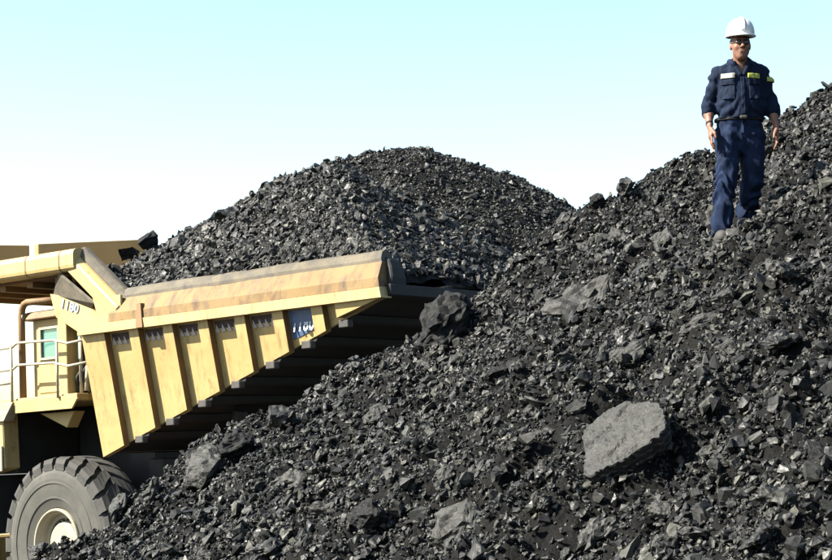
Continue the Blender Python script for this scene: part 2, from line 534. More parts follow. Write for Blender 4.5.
# ------------------------------------------------------------------ named lumps seen in the photograph
def rest_point(px_, py_, fn, t0=5.5, t1=22.0, M=None):
    """where the photo ray meets a coal surface; if it passes above, the closest spot of the surface below it"""
    r = ray(px_, py_)
    t = np.arange(t0, t1, .02)
    P = CAM + r[None] * t[:, None]
    Q = P if M is None else (P - TW) @ M
    h = fn(Q[:, 0], Q[:, 1])
    below = Q[:, 2] < h
    i = int(np.argmax(below)) if below.any() else int(np.argmin(Q[:, 2] - h))
    q = Q[i].copy(); q[2] = min(q[2], h[i]) if below.any() else h[i]
    return q if M is None else TW + M @ q
def face_point(px_, py_): return rest_point(px_, py_, pile_h)
PLACED = []          # (px, py, size, world)
def place_lump(px_, py_, w, h, mat, label, depth=.6, roll=25., face=0.6, seed=1, n=14, blocky=.6, lift=.0, rough=.04, name='coal_lump', group=None, where=face_point, up=None):
    """a lump whose broad face turns partly to the viewer; w and h in photo pixels"""
    p = where(px_, py_)
    d = np.linalg.norm(p - CAM)
    W_, H_ = 1.34 * w * d / F, 1.34 * h * d / F
    me = hull_mesh(name, n, (W_, H_, min(W_, H_) * depth), 3000 + seed, 3, rough, blocky)
    o = link(name, me, mat)
    for _ in range(2):
        N = surf_normal(pile_smooth, np.array([p[0]]), np.array([p[1]]))[0] if up is None else np.array(up, float)
        q = p + N * (lift * .8 + .14) * min(W_, H_) * depth
        if _ == 0:
            u, v, _d = project(q)
            p = where(px_ - .8 * (u - px_), py_ - .8 * (v - py_))
    view = (CAM - p) / np.linalg.norm(CAM - p)
    Z = N * (1 - face) + view * face; Z /= np.linalg.norm(Z)
    R = math.radians(roll)
    xr = np.array([math.cos(R), 0, math.sin(R)])
    X = xr - Z * (xr @ Z); X /= np.linalg.norm(X)
    Y = np.cross(Z, X)
    o.matrix_world = Matrix(((X[0], Y[0], Z[0], q[0]), (X[1], Y[1], Z[1], q[1]), (X[2], Y[2], Z[2], q[2]), (0, 0, 0, 1)))
    tag(o, label, 'coal lump', group or 'coal lumps on the near slope')
    PLACED.append((px_, py_, max(w, h), p))
    return o

def slab():
    """the large pale plate of shaly coal: straight-edged, split along its bedding, propped up at its lower edge"""
    from mathutils.geometry import delaunay_2d_cdt
    out = [(578, 428), (580, 418), (592, 411), (604, 404), (624, 398), (640, 400), (655, 402), (664, 412), (668, 424), (660, 440), (648, 447), (634, 455), (618, 462), (604, 470), (590, 475), (583, 473), (583, 455)]
    p = face_point(622, 462)
    N = surf_normal(pile_smooth, np.array([p[0]]), np.array([p[1]]))[0]
    view = (CAM - p) / np.linalg.norm(CAM - p)
    Z = N * .66 + view * .34 + np.array([-.10, 0, .04]); Z /= np.linalg.norm(Z)
    X = np.array([1.0, 0, 0]); X = X - Z * (X @ Z); X /= np.linalg.norm(X)
    Y = np.cross(Z, X); q = p + N * .115
    rr = np.random.default_rng(42)
    poly = []
    for px_, py_ in out:
        r = ray(px_, py_); t = ((q - CAM) @ Z) / (r @ Z); a = CAM + r * t - q
        poly.append((a @ X, a @ Y))
    poly = np.array(poly)
    fine = []
    for i in range(len(poly)):
        a, b = poly[i], poly[(i + 1) % len(poly)]
        k = max(1, int(np.linalg.norm(b - a) / .016))
        for t in range(k): fine.append(a + (b - a) * t / k + rr.normal(size=2) * .004 + .008 * np.array([float(vnoise(i * 1.7 + t * .35, 3.1)), float(vnoise(i * 1.7 + t * .35, 9.7))]))
    fine = np.array(fine); m = len(fine)
    lo, hi = fine.min(0), fine.max(0)
    gx_, gy_ = np.meshgrid(np.arange(lo[0], hi[0], .013), np.arange(lo[1], hi[1], .013))
    inner = np.stack([gx_.ravel(), gy_.ravel()], -1) + rr.normal(size=(gx_.size, 2)) * .0025
    pts = [Vector(a) for a in fine] + [Vector(a) for a in inner]
    V2, _, F2, *_ = delaunay_2d_cdt(pts, [(i, (i + 1) % m) for i in range(m)], [], 1, 1e-6)
    th = .15
    bm = bmesh.new()
    def relief(x, y):
        c = y * .86 - x * .5                                # across the bedding, which runs up to the right
        a = x * .86 + y * .5
        w_ = c * 15 + 1.1 * float(fbm(a * 4, c * 9, 0, 3, 77))
        step = (math.floor(w_) + min(1.0, (w_ % 1) / .25)) * .010
        return -step + .006 * float(fbm(x * 14, y * 14, 0, 3, 78)) + .004 * float(fbm(x * 45, y * 45, 0, 2, 79)) - .022 * max(0, float(fbm(a * 2.5, c * 20, 0, 2, 80)) - .4)
    top = [bm.verts.new((v.x, v.y, relief(v.x, v.y))) for v in V2]
    for f in F2: bm.faces.new([top[i] for i in f])
    prev = top[:m]
    bnd = [(v.co.x, v.co.y, v.co.z) for v in prev]
    for li, (t, sc) in enumerate(((.06, 1.012), (.3, .985), (.36, 1.01), (.62, .95), (.68, .96), (1.0, .8))):
        cur = [bm.verts.new((x * sc + rr.normal() * .003, y * sc + rr.normal() * .003, z - th * t)) for x, y, z in bnd]
        for i in range(m): bm.faces.new((prev[(i + 1) % m], prev[i], cur[i], cur[(i + 1) % m]))
        prev = cur
    bm.faces.new(prev)
    bmesh.ops.recalc_face_normals(bm, faces=bm.faces)
    me = bpy.data.meshes.new('coal_slab'); bm.to_mesh(me); bm.free()
    o = link('coal_slab', me, COAL_PALE)
    o.matrix_world = Matrix(((X[0], Y[0], Z[0], q[0]), (X[1], Y[1], Z[1], q[1]), (X[2], Y[2], Z[2], q[2]), (0, 0, 0, 1)))
    tag(o, 'large pale grey slab of coal, the biggest piece on the slope', 'coal slab', 'coal lumps on the near slope')
    PLACED.append((622, 437, 95, p))
slab()
NAMED = [
    (446, 324, 58, 44, COAL_BLACK, 'tall black boulder of coal on the crest beyond the truck body tail', 1.0, 78, .5, .2),
    (284, 419, 30, 28, COAL_BIG, 'angular grey coal block on the crest below the middle of the truck body', .8, 30, .4, .5),
    (207, 468, 36, 54, COAL_PALE, 'tall pale coal block standing on the crest right of the truck wheel', .6, 12, .5, .4),
    (238, 449, 30, 32, COAL_BLACK, 'black coal block tucked behind the tall pale block on the crest', .8, 20, .3, .2),
    (290, 486, 42, 26, COAL_BIG, 'flat grey coal lump between the tall pale block and the lower middle', .5, 25, .5, .1),
    (379, 414, 30, 20, COAL_PALE, 'pale flat coal piece under the crest, left of centre', .5, 28, .5, .1),
    (444, 482, 28, 24, COAL_PALE, 'left one of two pale angular coal pieces at lower centre', .6, 30, .5, .3),
    (477, 473, 26, 17, COAL_PALE, 'right one of two pale angular coal pieces at lower centre', .5, 15, .5, .3),
    (460, 526, 52, 42, COAL_PALE, 'broad pale coal lump near the bottom edge left of the big slab', .6, 30, .55, .2),
    (327, 508, 22, 32, COAL_BIG, 'upright grey coal piece at lower left of the slope', .6, 70, .5, .3),
    (370, 518, 38, 30, COAL_BLACK, 'glossy black coal lump near the bottom edge, left of centre', .8, 20, .4, .3),
    (425, 371, 44, 22, COAL_BIG, 'long grey coal plate below the black boulder on the crest', .4, 35, .55, .1),
    (580, 300, 62, 34, COAL_BIG, 'wide dark coal plate with a lit top in the middle of the slope', .4, 27, .55, .15),
    (618, 233, 36, 26, COAL_PALE, 'smooth pale coal plate near the skyline, left of the man', .4, 30, .6, .2),
    (577, 252, 30, 18, COAL_PALE, 'small pale coal plate near the skyline, above the wide dark plate', .45, 20, .5, .2),
    (598, 201, 15, 15, COAL_BLACK, 'small black block sitting on the skyline left of the man', .9, 10, .3, .3),
    (626, 188, 17, 17, COAL_BIG, 'small grey block sitting on the skyline nearest the man', .9, 10, .3, .25),
    (700, 323, 44, 17, COAL_PALE, 'long pale coal piece below the man, pointing left', .5, 12, .6, .3),
    (726, 298, 28, 22, COAL_BIG, 'rounded grey coal lump below the boot of the man', .6, 45, .5, .2),
    (708, 262, 22, 20, COAL_PALE, 'pale coal lump just below the front boot of the man', .6, 30, .5, .2),
    (728, 352, 18, 28, COAL_PALE, 'upright pale coal shard between the man and the big slab', .6, 80, .5, .3),
    (622, 355, 54, 20, COAL_BIG, 'long flat coal plate above the big pale slab', .45, 8, .5, .15),
    (690, 308, 26, 15, COAL_BIG, 'grey coal piece lying against the long pale piece below the man', .5, 30, .5, .2),
    (661, 240, 24, 18, COAL_PALE, 'pale coal lump on the upper slope left of the boots', .5, 30, .5, .2),
    (824, 458, 24, 40, COAL_BLACK, 'black coal lump cut by the right edge of the view', .7, 80, .4, .3),
    (658, 512, 24, 25, COAL_PALE, 'pale coal lump under the big slab near the bottom edge', .6, 40, .5, .25),
    (769, 499, 26, 26, COAL_BIG, 'squarish grey coal lump at the lower right', .7, 30, .5, .2),
    (707, 452, 22, 13, COAL_PALE, 'small pale flat coal chip right of the big slab', .5, 20, .5, .3),
    (533, 413, 24, 15, COAL_PALE, 'pale grey coal piece left of and above the big slab', .5, 15, .5, .2),
    (540, 433, 34, 13, COAL_BIG, 'thin dark coal plate left of the big slab', .4, -15, .5, .2),
    (505, 370, 40, 20, COAL_BLACK, 'dark coal lump in the centre of the slope', .6, 20, .4, .1),
    (120, 510, 26, 20, COAL_BIG, 'grey coal lump on the crest in front of the truck tyre', .7, 20, .4, .4),
    (37, 552, 22, 14, COAL_BIG, 'small coal lump in the bottom left corner below the wheel', .7, 20, .4, .4),
    (150, 497, 34, 22, COAL_BIG, 'grey coal block on the crest at the right edge of the tyre', .7, 20, .4, .3),
]
for i, (x, y, w, h, m, lab, dp, ro, fc, li) in enumerate(NAMED):
    place_lump(x, y, w, h, m, lab, dp, ro, fc, i * 7 + 1, 24 if i == 0 else 13 + i % 4, .3 if i == 0 else .55, li, .085 if i == 0 else .055)

# ------------------------------------------------------------------ random lumps and rubble of the near slope
def size_ok(x, y):
    p = np.stack([x, y, pile_h(x, y)], -1)
    u, v, d = project(p)
    yc = np.interp(x, CREST_X, CREST_Y)
    return (u > -330) & (u < 1500) & (v > -400) & (v < 900) & (d > 2.5) & (y < yc + 1.0), u, v, d, p
def sample_near(n, ymin=4.8, ymax=20.5):
    x = rng.uniform(-6, 8.5, n); y = rng.uniform(ymin, ymax, n)
    ok, u, v, d, p = size_ok(x, y)
    return p[ok], u[ok], v[ok], d[ok]
LAND = [  # landmarks that the labels lean on: photo position and words
    (627, 440, 'the big pale slab'), (446, 327, 'the tall black boulder'), (722, 243, 'the boots of the man'),
    (207, 468, 'the tall pale crest block'), (580, 300, 'the wide dark plate'), (460, 526, 'the broad pale lump at the bottom'),
    (824, 458, 'the black lump at the right edge'), (379, 414, 'the pale flat piece under the crest'), (700, 323, 'the long pale piece below the man'),
    (618, 233, 'the pale plate near the skyline'), (120, 510, 'the lump in front of the tyre'), (622, 355, 'the long flat plate above the slab'),
    (444, 482, 'the two pale pieces at lower centre'), (769, 499, 'the squarish lump at lower right'), (800, 150, 'the man, on the skyline to his right')]
ORD = ['nearest', 'second', 'third', 'fourth', 'fifth', 'sixth', 'seventh', 'eighth', 'ninth', 'tenth', 'eleventh', 'twelfth', 'thirteenth', 'fourteenth', 'fifteenth', 'sixteenth', 'seventeenth', 'eighteenth', 'nineteenth', 'twentieth', 'twenty-first', 'twenty-second', 'twenty-third', 'twenty-fourth']
DIRS = ['right of', 'above right of', 'above', 'above left of', 'left of', 'below left of', 'below', 'below right of']

# candidates: medium to large lumps; the 225 that show largest become things, the rest join the rubble
P, U, V_, D = sample_near(8200)
S = .074 * np.exp(rng.exponential(.58, len(P)))
S = np.minimum(S, np.where(D > 12.5, .25, .32))
keep = np.ones(len(P), bool)
for (qx, qy, qs, qp) in PLACED:
    keep &= ~((np.abs(U - qx) < qs * .62 + S * F / D * .5) & (np.abs(V_ - qy) < qs * .6 + S * F / D * .5))
keep &= ~((np.hypot(P[:, 0] - MAN_O[0] + .05, P[:, 1] - 13.85) < .6) & (S > .045))
P, U, V_, D, S = P[keep], U[keep], V_[keep], D[keep], S[keep]
shown = S / D * ((U > 0) & (U < 832) & (V_ > 0) & (V_ < 560) & (P[:, 1] < np.interp(P[:, 0], CREST_X, CREST_Y) - .05))
order = np.argsort(-shown)
chosen = []
for i in order:
    if all(np.hypot(U[i] - U[j], V_[i] - V_[j]) > .5 * (S[i] / D[i] + S[j] / D[j]) * F for j in chosen): chosen.append(i)
    if len(chosen) >= 225: break
N = surf_normal(pile_smooth, P[:, 0], P[:, 1])
FR = frames(N, np.full(len(P), .38), (.93, .36, .5))
ASP = rng.uniform(.8, 1.2, (len(P), 3))
lab = {}
for i in chosen:
    best = min(LAND, key=lambda L: math.hypot(U[i] - L[0], V_[i] - L[1]))
    ang = math.atan2(-(V_[i] - best[1]), U[i] - best[0])
    k = int(round(ang / (math.pi / 4))) % 8
    lab.setdefault((best[2], k), []).append((math.hypot(U[i] - best[0], V_[i] - best[1]), i))
LABEL = {}
for (w, k), L in lab.items():
    for j, (dd, i) in enumerate(sorted(L)):
        o_ = 'nearest' if j == 0 else (ORD[j] + ' nearest' if j < len(ORD) else 'farthest')
        LABEL[i] = '%s coal lump %s %s' % (o_, DIRS[k], w)
for i in chosen:
    o = bpy.data.objects.new('coal_lump', MEDIUM[int(rng.integers(len(MEDIUM)))])
    COL.objects.link(o)
    R = FR[i] @ np.diag(ASP[i] * S[i])
    q = P[i] + N[i] * S[i] * .17
    o.matrix_world = Matrix([[*R[0], q[0]], [*R[1], q[1]], [*R[2], q[2]], [0, 0, 0, 1]])
    tag(o, LABEL[i], 'coal lump', 'coal lumps on the near slope')
rest = np.setdiff1d(np.arange(len(P)), np.array(chosen))
RP, RR, RS = [P[rest] + N[rest] * (S[rest] * .2)[:, None]], [to_euler(FR[rest])], [ASP[rest] * np.minimum(S[rest], .13)[:, None]]
for (n_, base, ex, ymin, ymax, acc) in ((98000, .044, .34, 4.2, 20.5, 2), (240000, .022, .34, 4.2, 20.5, 0), (190000, .014, .40, 4.6, 14.0, 1)):
    p, u, v, d = sample_near(n_, ymin, ymax)
    s = base * np.exp(rng.exponential(ex, len(p))) * (.55 + .05 * d if acc == 0 else 1.0)
    s = np.minimum(s, .16 if acc == 2 else .08)
    k = (np.hypot(p[:, 0] - MAN_O[0] + .05, p[:, 1] - 13.85) > .25) | (s < .03)
    for (qx, qy, qs, qp) in PLACED[:1]:
        k &= ~((np.abs(u - qx) < qs * .34) & (np.abs(v - qy) < qs * .24))
    k &= np.hypot((p[:, 0] - MAN_O[0] + .17) / .13, (p[:, 1] - 13.72) / .26) > 1
    pn = fbm(p[:, 0] * .93 + p[:, 1] * .36, (p[:, 1] * .93 - p[:, 0] * .36) * 2.2, 0, 3, 611 + acc)
    k &= rng.uniform(-.75, .75, len(p)) < pn + (.3 if acc == 2 else .6)
    p, s = p[k], s[k]
    nn = surf_normal(pile_h, p[:, 0], p[:, 1], .05)
    RP.append(p + nn * (s * .28)[:, None]); RR.append(to_euler(frames(nn, np.full(len(p), .55 if acc == 2 else .9), (.93, .36, .5))))
    RS.append(rng.uniform(.75, 1.25, (len(p), 3)) * s[:, None])
stuff_object('coal_rubble', np.concatenate(RP), np.concatenate(RR), np.concatenate(RS), 'loose small coal chips covering the near slope')

# rubble on the rear mound
x = rng.uniform(-13, 13, 100000); y = rng.uniform(36, 54, 100000)
z = stock_h(x, y); k = z > ground_h(x, y)
x, y, z = x[k], y[k], z[k]
nn = surf_normal(stock_h, x, y, .15)
s = np.minimum(.07 * np.exp(rng.exponential(.3, len(x))), .32)
stuff_object('coal_rubble_on_mound', np.stack([x, y, z], -1) + nn * (s * .2)[:, None], to_euler(frames(nn, np.full(len(x), .7))), rng.uniform(.75, 1.25, (len(x), 3)) * s[:, None], 'crushed coal covering the rounded mound behind the truck')
#<TRUCK>
# ------------------------------------------------------------------ dump truck (its own frame: X rearward, Y to the far side, Z up)
TM = Matrix(((TX[0], TY[0], TZ[0], TW[0]), (TX[1], TY[1], TZ[1], TW[1]), (TX[2], TY[2], TZ[2], TW[2]), (0, 0, 0, 1)))
base_m = TM @ Matrix.Translation((2.6, 2.5, -TR))
truck = empty('dump_truck', None, base_m)
tag(truck, 'big yellow mining dump truck loaded with coal, seen from behind its left side', 'dump truck')
to_local = Matrix.Translation((-2.6, -2.5, TR))      # builder coordinates -> the root's frame
def part(mb, name, mats, parent=None, bevel=0.0, smooth=False, segs=1):
    o = mb.build(name, mats, parent or truck, bevel, smooth, segs)
    if parent is None: o.matrix_local = to_local
    return o
# ---- dump body
BOT = lambda X: 1.5 + (X - 1.0) * (3.52 - 1.5) / 6.5        # bottom line of the side wall and floor
YW = lambda z: -.05 + (3.5 - z) * .2                        # near wall leans out towards the rail
def wall_pt(X, z, off=0.0, far=False):
    y = YW(z) + off
    return (X, (5.0 - y) if far else y, z)
mb = MB()
for far in (False, True):
    A = [wall_pt(*q, 0, far) for q in ((1.0, 1.5), (7.5, 3.52), (7.5, 3.6), (1.0, 3.6))]
    B = [wall_pt(*q, .05, far) for q in ((1.0, 1.5), (7.5, 3.52), (7.5, 3.6), (1.0, 3.6))]
    mb.prism(A, B)
body = part(mb, 'dump_body', [PAINT])
mb = MB()
fl = []
for X, z in ((1.0, 1.5), (7.62, 3.56)):
    fl += [(X, YW(z) + .052, z + .002), (X, 5 - YW(z) - .052, z + .002)]
up_ = [(x, y, z + .12) for x, y, z in fl]
mb.prism([fl[0], fl[1], fl[3], fl[2]], [up_[0], up_[1], up_[3], up_[2]])
part(mb, 'floor', [UNDER], body)
mb = MB()
mb.prism([(1.0, .45, 1.52), (1.0, 4.55, 1.52), (.42, 4.88, 4.6), (.42, .13, 4.6)], [(1.08, .45, 1.52), (1.08, 4.55, 1.52), (.5, 4.88, 4.6), (.5, .13, 4.6)])
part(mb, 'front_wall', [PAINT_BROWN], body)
# tail lip that closes the floor
mb = MB()
mb.prism([(7.50, -.10, 3.50), (7.50, 5.1, 3.50), (7.66, 5.1, 3.54), (7.66, -.10, 3.54)], [(7.50, -.10, 3.71), (7.50, 5.1, 3.71), (7.66, 5.1, 3.70), (7.66, -.10, 3.70)])
part(mb, 'tail_lip', [UNDER], body, .01)
# side ribs
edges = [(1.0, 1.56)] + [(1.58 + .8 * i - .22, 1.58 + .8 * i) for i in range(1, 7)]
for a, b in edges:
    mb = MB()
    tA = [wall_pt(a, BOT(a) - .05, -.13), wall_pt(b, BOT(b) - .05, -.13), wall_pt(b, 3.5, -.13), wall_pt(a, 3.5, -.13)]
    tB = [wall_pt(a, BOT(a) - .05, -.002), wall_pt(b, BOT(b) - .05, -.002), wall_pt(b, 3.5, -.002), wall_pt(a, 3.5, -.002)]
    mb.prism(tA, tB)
    mb.m[3] = 1                                          # rust brown on the whole rear face, painting in its shade
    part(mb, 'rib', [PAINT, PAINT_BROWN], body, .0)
# rear corner plate after the last rib
mb = MB()
pts = [(6.62, BOT(6.62)), (7.52, 3.50), (7.52, 3.51), (6.62, 3.51)]
mb.prism([wall_pt(6.66, 3.29, -.16), wall_pt(7.5, 3.495, -.16), wall_pt(7.5, 3.51, -.16), wall_pt(6.66, 3.51, -.16)], [wall_pt(6.66, 3.29, -.003), wall_pt(7.5, 3.495, -.003), wall_pt(7.5, 3.51, -.003), wall_pt(6.66, 3.51, -.003)])
part(mb, 'corner_plate', [PAINT], body)
# dark strip with pale teeth below the rail, one in each bay
for i in range(0, 5):
    x0, x1 = 1.58 + .8 * i + .03, 1.58 + .8 * (i + 1) - .24
    mb = MB()
    q = lambda X, z, o: wall_pt(X, z, o)
    mb.prism([q(x0, 3.36, -.010), q(x1, 3.36, -.010), q(x1, 3.48, -.010), q(x0, 3.48, -.010)], [q(x0, 3.36, -.001), q(x1, 3.36, -.001), q(x1, 3.48, -.001), q(x0, 3.48, -.001)], 0)
    n_ = 4; w = (x1 - x0) / n_
    for k in range(n_):
        a = x0 + k * w
        tri = [(a + .01, 3.3), (a + w * .75, 3.3), (a + w * .25, 3.43)]
        mb.prism([q(X, z, -.018) for X, z in tri], [q(X, z, -.011 if z > 3.35 else -.002) for X, z in tri], 1)
    part(mb, 'toothed_strip', [STRIP_D, STRIP_W], body)
# cross bolsters under the floor, their ends showing below the side wall
for i in range(7):
    X = 1.95 + .8 * i
    z = BOT(X)
    mb = MB()
    y0, y1 = YW(z) - .14, 5 - YW(z) + .14
    mb.prism([(X - .14, y0 + .16, z - .005), (X + .14, y0 + .16, z + .03), (X + .07, y0 + .16, z - .07), (X - .07, y0 + .16, z - .1)], [(X - .14, y1 - .16, z - .005), (X + .14, y1 - .16, z + .03), (X + .07, y1 - .16, z - .07), (X - .07, y1 - .16, z - .1)])
    part(mb, 'bolster', [UNDER], body, .01)
    mb = MB(); mb.box(X - .11, X + .08, y0 + .03, y0 + .158, z - .15, z - .03)
    part(mb, 'bolster_end', [STEEL_DIRTY], body, .012)
# side rail: yellow flange, rusted sloping plate, coal-dusted rolled top
def sweep(prof, ends, mats, name, mat_rows, parent=body, bevel=0.0, smooth=False):
    """prof: (y,z) outline; ends: list of functions (y,z)->point"""
    mb = MB(); n = len(prof)
    V = []
    for e in ends: V += [e(y, z) for y, z in prof]
    Fs, ms = [], []
    for s in range(len(ends) - 1):
        for i in range(n):
            j = (i + 1) % n
            mb_f = (s * n + i, s * n + j, (s + 1) * n + j, (s + 1) * n + i)
            Fs.append(mb_f); ms.append(mat_rows[i])
    Fs.append(list(range(n))[::-1]); ms.append(mat_rows[0]); Fs.append(list(range((len(ends) - 1) * n, len(ends) * n))); ms.append(mat_rows[0])
    mb.v = [tuple(map(float, p)) for p in V]; mb.f = [list(f) for f in Fs]; mb.m = ms
    return part(mb, name, mats, parent, bevel, smooth)
xs_ = [1.0, 2.3, 3.6, 4.9, 6.2, 7.5]
def rear(y, z): return (7.6 - (z - 3.5) * .17, y, z)
wob = lambda X: .006 * math.sin(X * 1.9) + .003 * math.sin(X * 4.7)
prof_f = [(-.27, 3.5), (-.27, 3.655), (-.24, 3.66), (-.02, 3.66), (-.02, 3.5)]
sweep(prof_f, [lambda y, z, X=X: (X, y, z) for X in xs_[:-1]] + [rear], [PAINT], 'rail_flange', [0] * 5)
prof_p = [(-.25, 3.662), (-.235, 3.80), (-.07, 4.05), (.03, 4.05), (.03, 3.662)]
sweep(prof_p, [lambda y, z, X=X: (X, y + wob(X) * (z > 3.7), z) for X in np.linspace(1.75, 7.4, 40)] + [lambda y, z: (7.585 - (z - 3.5) * .17, y, z)], [PAINT_RUST], 'rail_plate', [0] * 5)
prof_t = [(-.068, 4.045), (-.065, 4.10), (-.01, 4.20), (.08, 4.24), (.17, 4.20), (.20, 4.05)]
sweep(prof_t, [lambda y, z, X=X: (X, y + wob(X + 1), z + wob(X * 1.3)) for X in np.linspace(1.75, 7.36, 24)] + [lambda y, z: (7.575 - (z - 3.5) * .17, y, z)], [PAINT_DUST], 'rail_cap', [0] * 6, smooth=False)
mb = MB(); mb.prism([(2.46, -.30, 3.5), (2.62, -.30, 3.5), (2.56, -.27, 3.9), (2.47, -.27, 3.9)], [(2.46, -.2, 3.5), (2.62, -.2, 3.5), (2.56, -.1, 3.9), (2.47, -.1, 3.9)])
part(mb, 'gusset', [PAINT_BROWN], body)
# rounded tail cheek behind the rail end (dark, polished by coal)
mb = MB()
ck = [(7.44, 3.70), (7.62, 3.70), (7.63, 3.82), (7.60, 3.96), (7.54, 4.08), (7.44, 4.15)]
mb.prism([(X, -.05 + (z - 3.7) * .2, z) for X, z in ck], [(X + .02, .30, z - .03) for X, z in ck])
part(mb, 'tail_cheek', [UNDER], body, .02)
# far side rail
sweep([(5.27, 3.5), (5.27, 3.66), (5.08, 4.05), (4.9, 4.2), (4.8, 4.05), (5.02, 3.5)], [lambda y, z, X=X: (X, y, z) for X in (1.0, 7.5)], [PAINT], 'far_rail', [0] * 6)
# knee from the rail up to the canopy
K0, K1 = np.array([1.93, 4.04]), np.array([.86, 4.93])
kd = (K1 - K0) / np.linalg.norm(K1 - K0); kn = np.array([-kd[1], kd[0]])
if kn[1] < 0: kn = -kn
def knee(prof, mat, name, bevel=.0):
    mb = MB()
    ends = []
    for q in (K0 - kd * .12, K1 + kd * .04):
        ends.append([(q[0] + kn[0] * h, y, q[1] + kn[1] * h) for y, h in prof])
    mb.prism(ends[0], ends[1])
    part(mb, name, [mat], body, bevel)
knee([(-.2, -.34), (-.22, -.1), (-.1, -.02), (.1, -.02), (.1, -.34)], PAINT, 'knee_beam', .02)
knee([(-.1, -.02), (-.07, .06), (0, .12), (.12, .12), (.14, -.02)], PAINT_DUST, 'knee_cap', .02)
# yellow plate beside the knee with its open corner, and the recessed number plate behind
def plate(poly, y0, y1, mat, name):
    mb = MB(); mb.prism([(X, y0, z) for X, z in poly], [(X, y1, z) for X, z in poly]); return part(mb, name, [mat], body, .006)
plate([(1.5, 3.5), (1.98, 3.5), (1.98, 4.1), (1.42, 4.1), (1.36, 4.22), (1.28, 4.14)], -.17, -.12, PAINT, 'knee_plate')
plate([(-.02, 4.32), (.12, 3.9), (.86, 3.50), (1.56, 3.50), (1.1, 3.98), (.62, 4.18)], .02, .08, PAINT, 'number_plate')
mb = MB()
mb.prism([(.42, -.16, 4.62), (1.30, -.16, 4.02), (1.02, .06, 3.94), (.02, .06, 4.30)], [(.44, -.16, 4.66), (1.32, -.16, 4.06), (1.04, .06, 3.98), (.04, .06, 4.34)])
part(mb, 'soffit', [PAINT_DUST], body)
# canopy
def rbox(y0, y1, z0, z1, r):
    o = []
    for cx_, cz_, a0 in ((y1 - r, z1 - r, 0), (y0 + r, z1 - r, 90), (y0 + r, z0 + r, 180), (y1 - r, z0 + r, 270)):
        for k in range(4):
            t = math.radians(a0 + 30 * k); o.append((cx_ + r * math.cos(t), cz_ + r * math.sin(t)))
    return o
mb = MB()
pr = rbox(-.26, .12, 4.62, 5.0, .1)
mb.prism([(.93, y, z) for y, z in pr], [(-3.0, y, z + .03) for y, z in pr])
canopy = part(mb, 'canopy', [PAINT], None, 0)
mb = MB()
for X in (.58, -.31, -1.3):
    pr2 = rbox(-.264, .124, 4.616 + .0076 * (.93 - X), 5.004 + .0076 * (.93 - X), .1)
    mb.prism([(X, y, z) for y, z in pr2], [(X - .03, y, z) for y, z in pr2])
part(mb, 'weld_band', [PAINT_RUST], canopy)
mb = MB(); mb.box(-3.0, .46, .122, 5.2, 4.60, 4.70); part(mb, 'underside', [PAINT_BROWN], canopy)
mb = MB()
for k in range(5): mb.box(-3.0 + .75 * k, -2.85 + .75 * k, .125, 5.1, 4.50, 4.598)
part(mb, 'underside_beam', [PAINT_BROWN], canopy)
mb = MB(); mb.prism([(-2.94, -.2, 5.02), (-2.94, 2.0, 5.02), (-2.94, 2.0, 5.66), (-2.94, -.2, 5.52)], [(-3.05, -.2, 5.02), (-3.05, 2.0, 5.02), (-3.05, 2.0, 5.66), (-3.05, -.2, 5.52)])
part(mb, 'spill_guard', [PAINT_ORANGE], canopy, .01)
mb = MB(); mb.prism([(-2.92, 2.2, 5.0), (-2.92, 5.2, 5.0), (-2.92, 5.2, 6.02), (-2.92, 2.2, 5.70)], [(-3.04, 2.2, 5.0), (-3.04, 5.2, 5.0), (-3.04, 5.2, 6.02), (-3.04, 2.2, 5.70)])
part(mb, 'spill_guard', [PAINT_ORANGE], canopy, .01)
mb = MB(); mb.box(-3.0, .5, 4.9, 5.25, 4.62, 5.05); part(mb, 'far_beam', [PAINT], canopy)
# fleet number
def text(body_, size, name, mat, mtx, parent, extrude=.006):
    cu = bpy.data.curves.new(name, 'FONT'); cu.body = body_; cu.size = size; cu.extrude = extrude
    cu.align_x = 'CENTER'; cu.align_y = 'CENTER'; cu.space_character = 1.12; cu.offset = .006
    tmp = bpy.data.objects.new('tmp_text', cu); COL.objects.link(tmp)
    dg = bpy.context.evaluated_depsgraph_get(); dg.update()
    me = bpy.data.meshes.new_from_object(tmp.evaluated_get(dg))
    COL.objects.unlink(tmp); bpy.data.objects.remove(tmp)
    me.materials.clear()
    o = link(name, me, mat, parent); o.matrix_local = mtx
    return o
sl = math.atan(.2)
bay0 = 1.58 + .8 * 5
mb = MB()
mb.prism([wall_pt(bay0 + .02, 3.05, -.012), wall_pt(bay0 + .58, 3.20, -.012), wall_pt(bay0 + .58, 3.49, -.012), wall_pt(bay0 + .02, 3.49, -.012)],
         [wall_pt(bay0 + .02, 3.05, -.001), wall_pt(bay0 + .58, 3.20, -.001), wall_pt(bay0 + .58, 3.49, -.001), wall_pt(bay0 + .02, 3.49, -.001)])
part(mb, 'number_background', [BLUE], body)
mt = Matrix.Translation(wall_pt(bay0 + .285, 3.26, -.022)) @ Matrix.Rotation(math.radians(90) - sl, 4, 'X') @ Matrix.Diagonal((.66, 1, 1, 1))
text('1180', .31, 'fleet_number', WHITE, mt, body)
mt = Matrix.Translation((.5, .008, 4.05)) @ Matrix.Rotation(math.radians(90), 4, 'X') @ Matrix.Rotation(math.radians(-18), 4, 'Z')
text('1180', .22, 'fleet_number', WHITE, mt, body)
# ---- cab
mb = MB()
cx0, cx1, cy0, cy1, cz0, cz1 = -.80, -.02, .28, 1.95, 2.58, 3.92
wx0, wx1, wz0, wz1 = -.60, -.13, 3.24, 3.76
